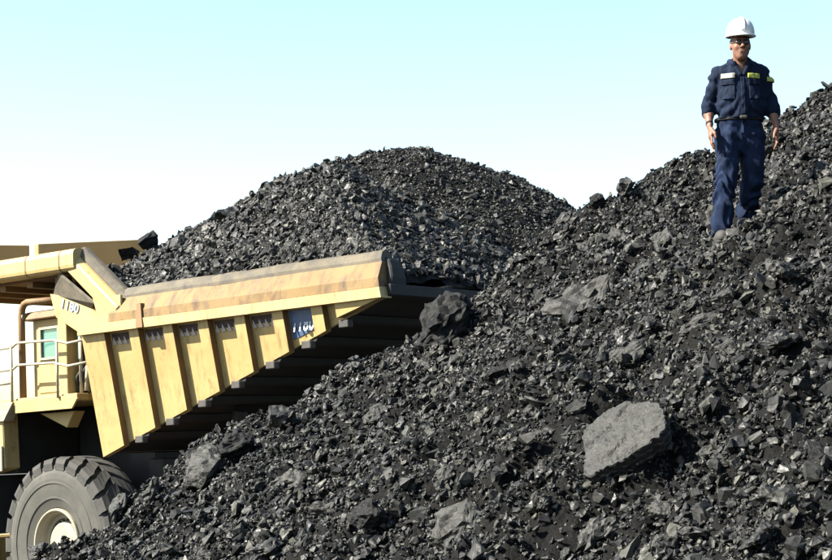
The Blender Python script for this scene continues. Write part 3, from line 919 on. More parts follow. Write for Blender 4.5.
# near wall with its window opening, built as four pieces; other walls as pillars and panels
mb.box(cx0, wx0, cy0, cy0 + .06, cz0, cz1); mb.box(wx1, cx1, cy0, cy0 + .06, cz0, cz1)
mb.box(wx0, wx1, cy0 + .001, cy0 + .06, cz0, wz0); mb.box(wx0, wx1, cy0 + .001, cy0 + .06, wz1, cz1)
mb.box(cx1 - .06, cx1 - .001, cy0 + .06, cy1, cz0, 3.2); mb.box(cx1 - .06, cx1 - .001, cy1 - .3, cy1, 3.2, cz1)
mb.box(cx0, cx1 - .06, cy1 - .06, cy1, cz0, 3.2); mb.box(cx0, cx0 + .1, cy1 - .1, cy1, 3.2, cz1)
mb.box(cx0, cx0 + .06, cy0 + .06, cy1 - .1, cz0, 3.1)
mb.box(cx0, cx1, cy0 + .06, cy1, cz0 - .03, cz0 + .02)
cab = part(mb, 'cab', [PAINT])
mb = MB(); mb.prism([(-.98, .12, 3.93), (.06, .12, 3.93), (.06, 2.05, 3.93), (-.98, 2.05, 3.93)], [(-.90, .2, 4.08), (.0, .2, 4.08), (.0, 2.0, 4.08), (-.90, 2.0, 4.08)])
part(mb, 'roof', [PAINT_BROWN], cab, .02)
mb = MB(); mb.box(wx0 + .005, wx1 - .005, cy0 + .025, cy0 + .035, wz0 + .005, wz1 - .005); part(mb, 'window_pane', [GLASS], cab)
mb = MB()
for a in ((wx0 - .035, wx0 + .012, wz0 - .03, wz1 + .03), (wx1 - .012, wx1 + .035, wz0 - .03, wz1 + .03), (wx0 + .012, wx1 - .012, wz0 - .03, wz0 + .012), (wx0 + .012, wx1 - .012, wz1 - .012, wz1 + .03)):
    mb.box(a[0], a[1], cy0 - .022, cy0 - .001, a[2], a[3])
part(mb, 'window_frame', [RAILM], cab)
mb = MB(); mb.box(-.66, -.07, cy0 - .018, cy0 - .0015, 2.63, 3.19); part(mb, 'door', [PAINT], cab, .006)
mb = MB(); mb.box(-.16, -.10, cy0 - .05, cy0 - .02, 3.0, 3.14); part(mb, 'door_handle', [STEEL_BLACK], cab, .005)
mb = MB(); mb.box(cx0 + .012, cx0 + .022, cy0 + .1, cy1 - .1, 3.1, cz1); part(mb, 'windscreen', [GLASS], cab)
mb = MB(); mb.box(-.45, -.05, .75, 1.35, 2.9, 3.05); mb.box(-.16, -.05, .8, 1.3, 3.05, 3.6); part(mb, 'seat', [STEEL_BLACK], cab, .03)
mb = MB()
mb.tube([(-.92, .12, 2.56), (-.92, .12, 4.02), (-.90, .12, 4.14), (-.84, .12, 4.22), (-.74, .12, 4.25), (.02, .12, 4.22)], .062, 12)
part(mb, 'guard_arch', [PAINT_BROWN], None, 0, True)
mb = MB(); mb.box(-.01, .22, .16, .42, 2.56, 4.30); part(mb, 'canopy_post', [PAINT], None, .01)
# air cleaners and pipes behind the cab
for k, (X, y) in enumerate(((.50, .55), (.80, .75))):
    mb = MB(); mb.tube([(X, y, 2.6), (X, y, 2.66), (X, y, 3.2), (X, y, 3.28)], [.13, .17, .17, .1], 16)
    part(mb, 'air_cleaner', [STEEL_BLACK if k else STEEL_DIRTY], None, 0)
mb = MB(); mb.tube([(.42, .3, 2.55), (.42, .3, 3.55)], .035, 8); mb.tube([(.62, .25, 2.6), (.66, .25, 3.0), (.85, .3, 3.2), (.95, .4, 3.1)], .05, 8)
part(mb, 'pipe', [RAILM], None, 0, True)
mb = MB(); mb.box(.30, .78, .95, 1.6, 2.58, 3.3); part(mb, 'cooler_box', [STEEL_BLACK], None, .03)
for k in range(4):
    mb = MB(); a = .28 + .16 * k
    mb.tube([(a, .34, 2.58), (a + .02, .30, 2.85 + .08 * k), (a + .14, .34, 3.02 + .07 * k), (a + .26, .5, 2.9 + .05 * k), (a + .3, .6, 2.6)], .028, 8); part(mb, 'hose', [STEEL_BLACK], None, 0, True)
mb = MB(); mb.tube([(-.86, .15, 4.0), (-.94, .15, 4.0)], [.07, .085], 14); part(mb, 'work_lamp', [RAILM], None, 0)
# deck, stringer, end plate
mb = MB(); mb.box(-2.6, .62, .02, 5.0, 2.44, 2.56)
deck = part(mb, 'deck', [PAINT], None, .01)
mb = MB(); mb.prism([(-.98, -.02, 2.52), (.42, -.02, 2.53), (.66, -.02, 2.46), (.52, -.02, 2.30), (-.98, -.02, 2.30)], [(-.98, .018, 2.52), (.42, .018, 2.53), (.66, .018, 2.46), (.52, .018, 2.30), (-.98, .018, 2.30)])
part(mb, 'deck_skirt', [PAINT], deck, .006)
mb = MB(); mb.prism([(-1.75, -.01, 2.50), (-1.05, -.01, 2.50), (-1.32, -.01, 2.18), (-1.55, -.01, 2.18)], [(-1.75, .2, 2.50), (-1.05, .2, 2.50), (-1.32, .2, 2.18), (-1.55, .2, 2.18)])
part(mb, 'deck_bracket', [RAILM], deck, .006)
mb = MB(); mb.prism([(-.75, .35, 2.28), (.15, .35, 2.28), (-.05, .35, 2.0)], [(-.75, .6, 2.28), (.15, .6, 2.28), (-.05, .6, 2.0)]); part(mb, 'deck_bracket', [PAINT], deck, .006)
# hand rails
for z in (3.44, 3.05, 2.82):
    mb = MB(); P_ = [(-2.55, -.02, z), (-1.0, -.03, z + .03), (-.85, -.05, z + .09), (.12, -.05, z + .06)] if z > 3 else [(-2.55, -.02, z), (-1.05, -.02, z + .02)]
    if z > 3: P_ += [(.45, -.02, z - .02), (.95, .02, z + .02)]
    mb.tube(P_, .024, 8); part(mb, 'handrail', [RAILM], None, 0, True)
for X in (-2.5, -1.02, .2):
    mb = MB(); mb.tube([(X, -.045, 2.5), (X, -.045, 3.5)], .024, 8); part(mb, 'handrail_post', [RAILM], None, 0, True)
# front fender, bumper, bonnet, ladder
mb = MB(); mb.prism([(-2.5, .05, 2.42), (-1.42, .05, 2.42), (-1.38, .05, 1.35), (-2.0, .05, 1.25), (-2.5, .05, 1.25)], [(-2.5, .4, 2.42), (-1.42, .4, 2.42), (-1.38, .4, 1.35), (-2.0, .4, 1.25), (-2.5, .4, 1.25)])
part(mb, 'fender', [PAINT], None, .02)
mb = MB(); mb.box(-2.45, -1.5, .42, 1.88, 1.26, 2.41); mb.box(-2.5, -1.9, .2, 1.85, .2, 1.24); part(mb, 'sun_block', [STEEL_BLACK], None, .03)  # black boxes added to keep the sun off the space under the deck
mb = MB(); mb.box(-1.62, -1.4, .0, .04, 1.3, 1.75); part(mb, 'step_plate', [RAILM], None, .01)
mb = MB(); mb.box(-3.1, -2.62, .3, 4.7, -.5, .15); part(mb, 'bumper', [PAINT], None, .04)
mb = MB(); mb.box(-2.75, .2, 1.9, 3.4, .6, 2.42); part(mb, 'bonnet', [STEEL_BLACK], None, .04)
mb = MB(); mb.box(-2.82, -2.752, 1.75, 3.25, .7, 2.3)
gr = part(mb, 'radiator_grille', [STEEL_BLACK], None, .02)
for y in (.75, 4.25):
    mb = MB(); mb.box(-3.16, -3.102, y - .18, y + .18, -.3, 0); part(mb, 'headlight', [GLASS], None, .03)
for y in (.12, .48):
    mb = MB(); mb.tube([(-2.7, y, -.6), (-2.6, y, 2.5)], .03, 8); part(mb, 'ladder_rail', [RAILM])
for k in range(8):
    mb = MB(); z = -.5 + k * .36; mb.tube([(-2.695 + k * .0115, .12, z), (-2.695 + k * .0115, .48, z)], .022, 6); part(mb, 'ladder_rung', [RAILM])
# chassis, axles, hoist rams, tank
for y in (1.5, 3.2):
    mb = MB(); mb.box(-2.6, 6.9, y, y + .3, -.25, .55); part(mb, 'chassis_rail', [STEEL_BLACK], None, .03)
mb = MB(); mb.box(-.2, .2, .9, 4.1, -.25, .25); mb.box(.25, .95, 1.5, 4.3, .3, 1.9); part(mb, 'front_frame', [STEEL_BLACK], None, .04)
mb = MB(); mb.tube([(5.3, 1.0, 0), (5.3, 1.8, 0), (5.3, 2.1, 0), (5.3, 2.9, 0), (5.3, 3.2, 0), (5.3, 4.0, 0)], [.3, .3, .55, .55, .3, .3], 18); part(mb, 'rear_axle', [STEEL_BLACK])
for y in (1.25, 3.75):
    mb = MB(); mb.tube([(2.7, y, -.1), (3.0, y, 1.2)], .2, 14); mb.tube([(3.0, y, 1.2), (3.25, y, 2.1)], .13, 14); part(mb, 'hoist_ram', [STEEL_BLACK])
mb = MB(); mb.box(1.85, 3.3, .55, 1.35, -.55, .55); part(mb, 'fuel_tank', [PAINT_BROWN], None, .08, False, 2)
mb = MB(); mb.box(.95, 1.35, 1.3, 4.2, .2, 1.40); part(mb, 'body_support', [STEEL_BLACK], None, .03)
# ---- wheels
def make_wheel():
    w = .86; R = TR; h = w / 2
    prof = [(-h + .12, .58), (-h + .05, .64), (-h + .0, .78), (-h - .015, .79), (-h - .018, .81), (-h - .005, .82), (-h - .02, .95), (-h - .026, 1.04), (-h - .04, 1.05), (-h - .04, 1.07), (-h - .028, 1.08), (-h - .03, 1.13), (-h - .015, 1.22), (-h + .02, 1.30), (-h + .022, 1.335), (-h + .06, 1.385), (-h + .12, 1.42), (-.15, 1.435),
            (.15, 1.435), (h - .12, 1.42), (h - .06, 1.385), (h - .02, 1.3), (h + .03, 1.1), (h - .03, .64), (h - .10, .58)]
    mb = MB(); mb.lathe(prof, 96, 0)
    nf = len(mb.f)
    rows = len(prof) - 1
    for i in range(nf): mb.m[i] = 1 if (i % rows) < 13 or (i % rows) >= rows - 3 else 0
    # chevron lugs: shoulder block running in a curve to the middle of the tread
    NL = 26
    for side in (-1, 1):
        for k in range(NL):
            t0 = 2 * math.pi * (k + (.5 if side > 0 else 0)) / NL
            rings = []
            for (a, rt, rb, da, wd) in ((-h + .005, 1.30, 1.27, 0.0, .178), (-h + .0, 1.395, 1.30, .0, .184), (-h + .035, 1.472, 1.36, .006, .186), (-h + .14, 1.50, 1.40, .03, .184), (-.22, 1.503, 1.41, .085, .176), (-.10, 1.503, 1.41, .15, .165), (.02, 1.50, 1.41, .20, .14)):
                c = t0 + da; hw = wd / 2
                ring = []
                for tt, rr in ((c - hw, rb), (c - hw * .93, rt), (c + hw * .93, rt), (c + hw, rb)):
                    ring.append((rr * math.cos(tt), a * -side, rr * math.sin(tt)))
                rings.append(ring)
            V = [p for r in rings for p in r]; Fs = []
            for i in range(len(rings) - 1):
                for j in range(4):
                    j2 = (j + 1) % 4
                    Fs.append((i * 4 + j, i * 4 + j2, i * 4 + 4 + j2, i * 4 + 4 + j))
            Fs.append((3, 2, 1, 0)); m_ = (len(rings) - 1) * 4; Fs.append((m_, m_ + 1, m_ + 2, m_ + 3))
            mb.add(V, Fs, 0)
    tyre = mb.mesh('tyre')
    tyre.materials.append(RUBBER); tyre.materials.append(RUBBER_SIDE)
    mb = MB()
    k_ = .775
    mb.lathe([(a, r_ * k_) for a, r_ in [(-h + .10, .80), (-h + .03, .80), (-h + .01, .785), (-h + .01, .755), (-h + .05, .735), (-h + .09, .72), (-h + .10, .69), (-h + .20, .66), (-h + .22, .60), (-h + .22, .585), (-h + .26, .57), (-h + .26, .50), (-h + .18, .48), (-h + .16, .44), (-h + .16, .20), (-h + .10, .18), (-h + .09, .0)]], 64)
    mb.lathe([(a, r_ * k_) for a, r_ in [(h - .08, .80), (h - .02, .80), (h - .05, .7), (h - .3, .66), (h - .3, 0)]], 64)
    rim = mb.mesh('rim'); rim.materials.append(CREAM)
    mb = MB()
    for k in range(24):
        t = 2 * math.pi * k / 24
        x, z = .415 * math.cos(t), .415 * math.sin(t)
        mb.tube([(x, -h + .27, z), (x, -h + .215, z)], .020, 6)
    nuts = mb.mesh('wheel_nuts'); nuts.materials.append(STEEL_DIRTY)
    return tyre, rim, nuts
tyre_me, rim_me, nut_me = make_wheel()
def add_wheel(X, y, flip=False, steer=0, label=None):
    e = empty('wheel', truck)
    e.matrix_local = to_local @ Matrix.Translation((X, y, 0)) @ Matrix.Rotation(math.radians(steer) + (math.pi if flip else 0), 4, 'Z') @ Matrix.Rotation(random.uniform(0, 6), 4, 'Y')
    for nm, me in (('tyre', tyre_me), ('rim', rim_me), ('wheel_nuts', nut_me)):
        o = bpy.data.objects.new(nm, me); COL.objects.link(o); o.parent = e
        if nm == 'tyre': me.polygons.foreach_set('use_smooth', np.zeros(len(me.polygons), bool))
    return e
add_wheel(0, .43, False, -3)
add_wheel(0, 4.57, True, -3)
for y, f in ((.55, False), (1.5, False), (3.5, True), (4.45, True)): add_wheel(5.3, y, f)

# ---- the load: a heap of coal lying in the body and over the back of the canopy
RIDGE_X = np.array([-2, -.6, .3, .96, 1.86, 3.45, 4.6, 5.4, 8.0])
RIDGE_Z = np.array([4.7, 5.05, 5.3, 5.45, 5.7, 6.04, 6.22, 6.24, 6.2])
def load_h(X, y):
    h = np.interp(X, RIDGE_X, RIDGE_Z) - .84 * (np.sqrt((y - 2.6) ** 2 + .25) - .5)
    h = smin(h, 6.35 - .80 * (X - 4.4), .5)
    h = np.maximum(h, BOT(np.maximum(X, 1.0)) + .10 + .2 * (1 - sstep(6.6, 7.6, X)))
    h = h + .05 * fbm(X * .9, y * .9, 0, 3, 201) + .05 * fbm(X * 3, y * 3, 0, 3, 219)
    edge = np.minimum(y, 5.0 - y)
    h = np.where(X > .5, smin(h, 4.06 + edge * 1.15 + 1.2 * (1 - sstep(.5, 1.0, X)), .25), h)
    return np.where(X < .62, np.maximum(h, 4.72), np.where(X < 1.6, np.maximum(h, 4.72 - .7 * (X - .62)), h))
LX = spaced([(-1.2, 7.62, .06)]); LY = spaced([(.13, 4.87, .06)])
load = link('coal_load', grid_mesh('coal_load', LX, LY, load_h), COAL_FINE)
load.matrix_world = TM
tag(load, 'heap of black coal loaded in the truck body above its rail', 'coal heap')
n_ = 66000
X = rng.uniform(-1.0, 7.55, n_); y = rng.uniform(.15, 4.85, n_); y[:15000] = rng.uniform(.14, .6, 15000)
z = load_h(X, y); k = (X < 7.5) & (X > -.9 + rng.uniform(0, .9, n_))
X, y, z = X[k], y[k], z[k]
nn = surf_normal(load_h, X, y, .08)
s = np.minimum(.05 * np.exp(rng.exponential(.32, len(X))), .24)
pw = np.stack([X, y, z], -1) + nn * (s * .2)[:, None]
fr = frames(nn, np.full(len(X), .7)); asp = rng.uniform(.75, 1.25, (len(X), 3)) * s[:, None]
Mt = np.stack([TX, TY, TZ], -1)
W3 = TW + pw @ Mt.T
u, v, d = project(W3)
vis = ((y < 2.8) | (z > 5.2)) & (X < 7.1) & (X > 1.0)
sc_ = s / d * vis
big = np.argsort(-sc_)[:40]
isbig = np.zeros(len(X), bool); isbig[big] = True
stuff_object('loose_coal', pw[~isbig], to_euler(fr[~isbig]), asp[~isbig], 'small coal pieces heaped in the truck body', load)
ci = sorted(big, key=lambda i: u[i])
for r_, i in enumerate(ci):
    o = bpy.data.objects.new('coal_lump', MEDIUM[int(rng.integers(len(MEDIUM)))]); COL.objects.link(o)
    R = Mt @ fr[i] @ np.diag(asp[i]); q = W3[i]
    o.matrix_world = Matrix([[*R[0], q[0]], [*R[1], q[1]], [*R[2], q[2]], [0, 0, 0, 1]])
    o_ = ['first', 'second', 'third', 'fourth', 'fifth', 'sixth', 'seventh', 'eighth', 'ninth', 'tenth', 'eleventh', 'twelfth', 'thirteenth', 'fourteenth', 'fifteenth', 'sixteenth', 'seventeenth', 'eighteenth', 'nineteenth', 'twentieth'][r_ if r_ < 20 else 39 - r_]
    tag(o, '%s large coal lump from the %s of the load in the truck body' % (o_, 'left' if r_ < 20 else 'right'), 'coal lump', 'coal lumps on the truck load')
def load_lump(px_, py_, w, h, mat, label, seed, dep=.9, lift=.55):
    place_lump(px_, py_, w, h, mat, label, dep, 25, .4, seed, 13, .8, lift, .03, 'coal_lump', 'coal lumps on the truck load', lambda a, b: rest_point(a, b, load_h, 22, 38, Mt), (-.1, -.2, 1))
load_lump(129, 249, 20, 18, COAL_BLACK, 'left one of two dark blocks perched on the canopy edge', 401)
load_lump(148, 245, 20, 18, COAL_BLACK, 'right one of two dark blocks perched on the canopy edge', 402)
load_lump(225, 217, 24, 15, COAL, 'dark block on the upper left edge of the coal load', 403, .8, .2)
load_lump(180, 243, 20, 15, COAL, 'dark block at the left end of the load beside the two perched blocks', 404, .8, .2)
#</TRUCK>
#<MAN>
# ------------------------------------------------------------------ the man: distance fields turned into meshes
class Field:
    def __init__(s, lo, hi, h):
        s.lo, s.h = np.array(lo, float), h
        s.n = np.ceil((np.array(hi) - s.lo) / h).astype(int) + 1
        s.ax = [s.lo[i] + h * np.arange(s.n[i]) for i in range(3)]
        s.f = np.full(s.n, .25)
    def block(s, lo, hi):
        i0 = np.maximum(0, np.floor((np.array(lo) - s.lo) / s.h).astype(int)); i1 = np.minimum(s.n, np.ceil((np.array(hi) - s.lo) / s.h).astype(int) + 1)
        sl = tuple(slice(a, b) for a, b in zip(i0, i1))
        return sl, np.meshgrid(*[s.ax[i][sl[i]] for i in range(3)], indexing='ij')
    def cone(s, a, b, ra, rb, k=.02, sy=1.0, sx=1.0):
        a, b = np.array(a, float), np.array(b, float); R = max(ra, rb) * max(1, sy, sx) + .06
        sl, (X, Y, Z) = s.block(np.minimum(a, b) - R, np.maximum(a, b) + R)
        if X.size == 0: return s
        ab = b - a; L = ab @ ab + 1e-9
        t = np.clip(((X - a[0]) * ab[0] + (Y - a[1]) * ab[1] + (Z - a[2]) * ab[2]) / L, 0, 1)
        d = np.sqrt(((X - a[0] - t * ab[0]) / sx) ** 2 + ((Y - a[1] - t * ab[1]) / sy) ** 2 + (Z - a[2] - t * ab[2]) ** 2) - (ra + (rb - ra) * t)
        s.f[sl] = smin(s.f[sl], d * min(1, sx, sy), k); return s
    def ell(s, c, r, k=.015, sub=False):
        c, r = np.array(c, float), np.array(r, float)
        sl, (X, Y, Z) = s.block(c - r - .06, c + r + .06)
        k0 = np.sqrt(((X - c[0]) / r[0]) ** 2 + ((Y - c[1]) / r[1]) ** 2 + ((Z - c[2]) / r[2]) ** 2)
        k1 = np.sqrt(((X - c[0]) / r[0] ** 2) ** 2 + ((Y - c[1]) / r[1] ** 2) ** 2 + ((Z - c[2]) / r[2] ** 2) ** 2) + 1e-9
        d = k0 * (k0 - 1) / k1
        s.f[sl] = -smin(-s.f[sl], d, k) if sub else smin(s.f[sl], d, k); return s
    def grid(s): return np.meshgrid(*s.ax, indexing='ij')
    def mesh(s, name):
        return surface_nets(name, s.f, s.lo, s.h)
def surface_nets(name, f, lo, h):
    ins = f < 0
    c = [ins[i:ins.shape[0] - 1 + i, j:ins.shape[1] - 1 + j, k:ins.shape[2] - 1 + k] for i in (0, 1) for j in (0, 1) for k in (0, 1)]
    cnt = sum(x.astype(np.int8) for x in c)
    act = (cnt > 0) & (cnt < 8)
    I = np.argwhere(act)
    idx = np.full(act.shape, -1, np.int64); idx[act] = np.arange(len(I))
    corner = [(i, j, k) for i in (0, 1) for j in (0, 1) for k in (0, 1)]
    vals = [f[I[:, 0] + a, I[:, 1] + b, I[:, 2] + d] for a, b, d in corner]
    acc = np.zeros((len(I), 3)); num = np.zeros(len(I))
    for p in range(8):
        for q in range(p + 1, 8):
            if sum(abs(x - y) for x, y in zip(corner[p], corner[q])) != 1: continue
            m = (vals[p] < 0) != (vals[q] < 0)
            t = np.where(m, vals[p] / np.where(m, vals[p] - vals[q], 1), 0)
            pt = np.array(corner[p])[None] + t[:, None] * (np.array(corner[q]) - np.array(corner[p]))[None]
            acc += np.where(m[:, None], pt, 0); num += m
    V = (I + acc / np.maximum(num, 1)[:, None]) * h + lo
    Q = []
    for ax in range(3):
        b, d = [(1, 2), (2, 0), (0, 1)][ax]
        s0 = [slice(None)] * 3; s1 = [slice(None)] * 3
        s0[ax] = slice(0, -1); s1[ax] = slice(1, None)
        A, B = ins[tuple(s0)], ins[tuple(s1)]
        E = np.argwhere(A != B)
        E = E[(E[:, b] > 0) & (E[:, d] > 0) & (E[:, b] < ins.shape[b] - 1) & (E[:, d] < ins.shape[d] - 1)]
        flip = A[E[:, 0], E[:, 1], E[:, 2]]
        def cell(ob, od):
            e = E.copy(); e[:, b] += ob; e[:, d] += od
            return idx[e[:, 0], e[:, 1], e[:, 2]]
        q = np.stack([cell(-1, -1), cell(0, -1), cell(0, 0), cell(-1, 0)], -1)
        q[~flip] = q[~flip][:, ::-1]
        Q.append(q)
    return mesh_np(name, V, np.concatenate(Q))

def cloth(name, col, nscale=260., spread=.25, rough=.85):
    m, n, l, b = new_mat(name)
    tc = n.new('ShaderNodeTexCoord')
    a = noise_node(n, l, 7, 5, .6, tc.outputs['Object'])
    c = ramp(n, l, a.outputs['Fac'], [(.3, tuple(x * (1 - spread) for x in col)), (.7, tuple(x * (1 + spread) for x in col))])
    l.new(c.outputs['Color'], b.inputs['Base Color']); b.inputs['Roughness'].default_value = rough
    b.inputs['Specular IOR Level'].default_value = .15
    w = noise_node(n, l, nscale, 2, .5, tc.outputs['Object'])
    l.new(bump(n, l, w.outputs['Fac'], .3, .002), b.inputs['Normal'])
    return m
SHIRT = cloth('navy_shirt_cloth', (.0040, .0088, .022), spread=.35)
PANTS = cloth('blue_trouser_cloth', (.0056, .0117, .031), spread=.45)
SKIN = plain('skin', (.155, .070, .041), .6, 0, 26, .25)
LIP = plain('lip', (.1, .03, .025), .5)
HAIR = plain('dark_hair', (.015, .011, .009), .6)
EYEW = plain('eye', (.03, .02, .018), .3)
HELMET = plain('helmet_white', (.45, .45, .44), .35, 0, 20, .03)
LEATHER = plain('black_leather', (.008, .0075, .0075), .75, 0, 0, .3, .2)
BOOT = plain('dusty_boot_leather', (.03, .028, .024), .8, 0, 14, .35)
SOLE = plain('boot_sole', (.03, .03, .028), .8)
PATCH_W = plain('white_patch', (.25, .25, .2), .6, 0, 40, .1)
PATCH_Y = plain('yellow_patch', (.27, .285, .04), .6, 0, 40, .1)

H_ = .005
LO, HI = (-.42, -.34, -.03), (.42, .36, 1.95)
HC = np.array([0, -.052, 1.630])               # head centre; he looks down the slope
# arms: shoulder, elbow, wrist for the two sides (image left = his right)
ARM = {-1: ((-.172, .015, 1.41), (-.252, .055, 1.15), (-.262, -.06, .965)), 1: ((.172, .015, 1.41), (.262, .055, 1.15), (.284, -.05, .965))}
LEG = {-1: ((-.095, .0, .90), (-.128, -.045, .50), (-.163, .015, .10)), 1: ((.095, .015, .90), (.098, .03, .53), (.075, .215, .21))}
def bend_noise(Fd, amp, sc, seed, zs=1.0):
    X, Y, Z = Fd.grid(); m = np.abs(Fd.f) < .05
    Fd.f[m] += amp * fbm(X[m] * sc, Y[m] * sc, Z[m] * sc * zs, 2, seed)
# ---- body
B = Field(LO, HI, H_)
B.cone((0, .01, .98), (0, .01, 1.30), .14, .155, .03, .62).cone((-.14, .015, 1.40), (.14, .015, 1.40), .06, .06, .05)
B.cone((0, .005, 1.38), (0, -.02, 1.56), .062, .056, .03)
for s_ in (-1, 1):
    a, b, c = ARM[s_]
    B.cone(a, b, .052, .043, .03).cone(b, (np.array(b) * .55 + np.array(c) * .45), .043, .042, .02).cone((np.array(b) * .55 + np.array(c) * .45), c, .042, .028, .02, 1.0, .9)
    h, k, f = LEG[s_]
    B.cone(h, k, .075, .055, .04).cone(k, f, .052, .04, .03)
    # hand: palm, four fingers and a thumb, loosely curled
    w = np.array(c); pal = w + np.array([-.004 * s_, -.028, -.085])
    B.cone(w, pal, .027, .034, .015, 1.15, .62)
    for j, (off, L, r) in enumerate(((-.034, .078, .0098), (-.011, .088, .0102), (.012, .082, .0098), (.033, .064, .0088))):
        base = pal + np.array([-.002 * s_, off * .95, -.022])
        mid = base + np.array([-.004 * s_, -.006 + off * .12, -L * .52])
        tip = mid + np.array([-.016 * s_, .006, -L * .46])
        B.cone(base, mid, r * 1.08, r, .004).cone(mid, tip, r, r * .82, .004)
    tb = w + np.array([-.012 * s_, -.045, -.035]); tm = tb + np.array([-.018 * s_, -.028, -.036]); tt = tm + np.array([-.006 * s_, -.006, -.034])
    B.cone(tb, tm, .0155, .0125, .012).cone(tm, tt, .0125, .010, .004)
# head: skull, face, jaw, nose, brow, cheeks, lips, ears
B.ell(HC + (0, .02, .04), (.076, .094, .098), .03)
B.ell(HC + (0, -.022, -.035), (.068, .066, .088), .03)
B.ell(HC + (0, -.048, -.098), (.036, .032, .030), .025)
B.cone(HC + (0, -.088, .022), HC + (0, -.110, -.022), .009, .0145, .012)
B.ell(HC + (-.013, -.094, -.026), (.010, .011, .009), .008).ell(HC + (.013, -.094, -.026), (.010, .011, .009), .008)
B.cone(HC + (-.04, -.072, .034), HC + (.04, -.072, .034), .013, .013, .014)
for s_ in (-1, 1):
    B.ell(HC + (.029 * s_, -.090, .012), (.016, .012, .010), .008, True)
    B.ell(HC + (.042 * s_, -.060, -.022), (.022, .020, .022), .02)
    B.ell(HC + (.077 * s_, .015, -.005), (.010, .022, .032), .008)
B.cone(HC + (-.016, -.079, -.057), HC + (.016, -.079, -.057), .0075, .0075, .010)
B.cone(HC + (-.014, -.077, -.071), HC + (.014, -.077, -.071), .008, .008, .010)
person_mesh = B.mesh('person')
person = link('person', person_mesh, SKIN, None, True)
person.matrix_world = Matrix.Translation(MAN_O + np.array([0, 0, .02]))
tag(person, 'man in navy work shirt, blue trousers and white hard hat walking down the coal', 'person')
def wear(Fd, name, mat, smooth=True): return link(name, Fd.mesh(name), mat, person, smooth)
# ---- trousers
T = Field((-.36, -.24, .02), (.36, .36, 1.1), H_)
T.cone((0, .01, .90), (0, .01, 1.035), .178, .178, .04, .68)
T.cone((-.085, .03, .90), (.085, .03, .90), .105, .105, .04, 1.0)
for s_ in (-1, 1):
    h, k, f = [np.array(q) for q in LEG[s_]]
    k2 = k + (f - k) * .45
    T.cone(h, k, .104, .084, .012).cone(k, k2, .083, .081, .012).cone(k2, f + (0, 0, .06), .081, .078, .012)
    T.cone(f + (0, -.012, .10), f + (0, -.018, .045), .079, .084, .012)
X, Y, Z = T.grid(); m = np.abs(T.f) < .05
x_, y_, z_ = X[m], Y[m], Z[m]
fold = .009 * np.sin(z_ * 46 + 9 * fbm(x_ * 5, y_ * 5, z_ * 3, 2, 401) + np.sign(x_) * 1.3 + x_ * 26) * (sstep(.72, .45, z_) * .9 + .25 + sstep(.78, .9, z_) * .4)
fold += .013 * fbm(x_ * 10, y_ * 10, z_ * 6, 3, 411, .6)
T.f[m] += fold
T.f = np.maximum(T.f, Z - 1.045)
trousers = wear(T, 'trousers', PANTS)
# ---- shirt
S_ = Field((-.40, -.26, .98), (.40, .26, 1.56), H_)
S_.cone((0, .0, 1.06), (0, .0, 1.16), .186, .194, .02, .70).cone((0, -.005, 1.16), (0, .01, 1.33), .193, .193, .03, .66)
S_.cone((-.13, .015, 1.405), (.13, .015, 1.405), .070, .070, .05)
S_.cone((0, .015, 1.40), (0, .005, 1.49), .115, .068, .05)
for s_ in (-1, 1):
    a, b, c = [np.array(q) for q in ARM[s_]]
    cu = b + (c - b) * .30
    S_.cone(a, b, .070, .057, .02).cone(b, cu, .057, .055, .015)
    S_.cone(cu + (0, .004, .028), cu, .060, .059, .006)          # rolled cuff
X, Y, Z = S_.grid(); m = np.abs(S_.f) < .05
x_, y_, z_ = X[m], Y[m], Z[m]
arm = sstep(.19, .24, np.abs(x_))
fold = .008 * np.sin(z_ * 52 + x_ * 30 * np.sign(x_) + 7 * fbm(x_ * 6, y_ * 6, z_ * 4, 2, 431)) * (arm * .8 + (1 - arm) * sstep(1.28, 1.08, z_) * .7)
fold += .006 * np.sin(x_ * 48 + 4 * fbm(x_ * 5, y_ * 5, z_ * 3, 2, 433)) * (1 - arm) * sstep(1.22, 1.06, z_)
fold += .012 * fbm(x_ * 11, y_ * 11, z_ * 7, 3, 441, .6)
S_.f[m] += fold
# open V neck
vn = np.maximum(np.abs(X) - (.012 + np.maximum(0, (Z - 1.375)) * .50), Y + .02)
S_.f = np.maximum(S_.f, -np.maximum(vn, 1.375 - Z))
S_.f = np.maximum(S_.f, 1.025 - Z)
shirt = wear(S_, 'shirt', SHIRT)
def patch(src, off, inn, box, name, mat, parent, h=.0035, front=True):
    """a piece lying on a garment: the shell of its field inside a box"""
    (x0, x1, y0, y1, z0, z1) = box
    Fd = Field((x0 - .012, y0 - .012, z0 - .012), (x1 + .012, y1 + .012, z1 + .012), h)
    X, Y, Z = Fd.grid()
    g = [(np.clip((A - src.lo[i]) / src.h, 0, src.n[i] - 1.001)) for i, A in enumerate((X, Y, Z))]
    i0 = [q.astype(int) for q in g]; fr_ = [q - i for q, i in zip(g, i0)]
    v = 0
    for a in (0, 1):
        for b in (0, 1):
            for c in (0, 1):
                v = v + (fr_[0] if a else 1 - fr_[0]) * (fr_[1] if b else 1 - fr_[1]) * (fr_[2] if c else 1 - fr_[2]) * src.f[i0[0] + a, i0[1] + b, i0[2] + c]
    Fd.f = np.maximum.reduce([v - off, -(v + inn), x0 - X, X - x1, y0 - Y, Y - y1, z0 - Z, Z - z1])
    return link(name, Fd.mesh(name), mat, parent, True)
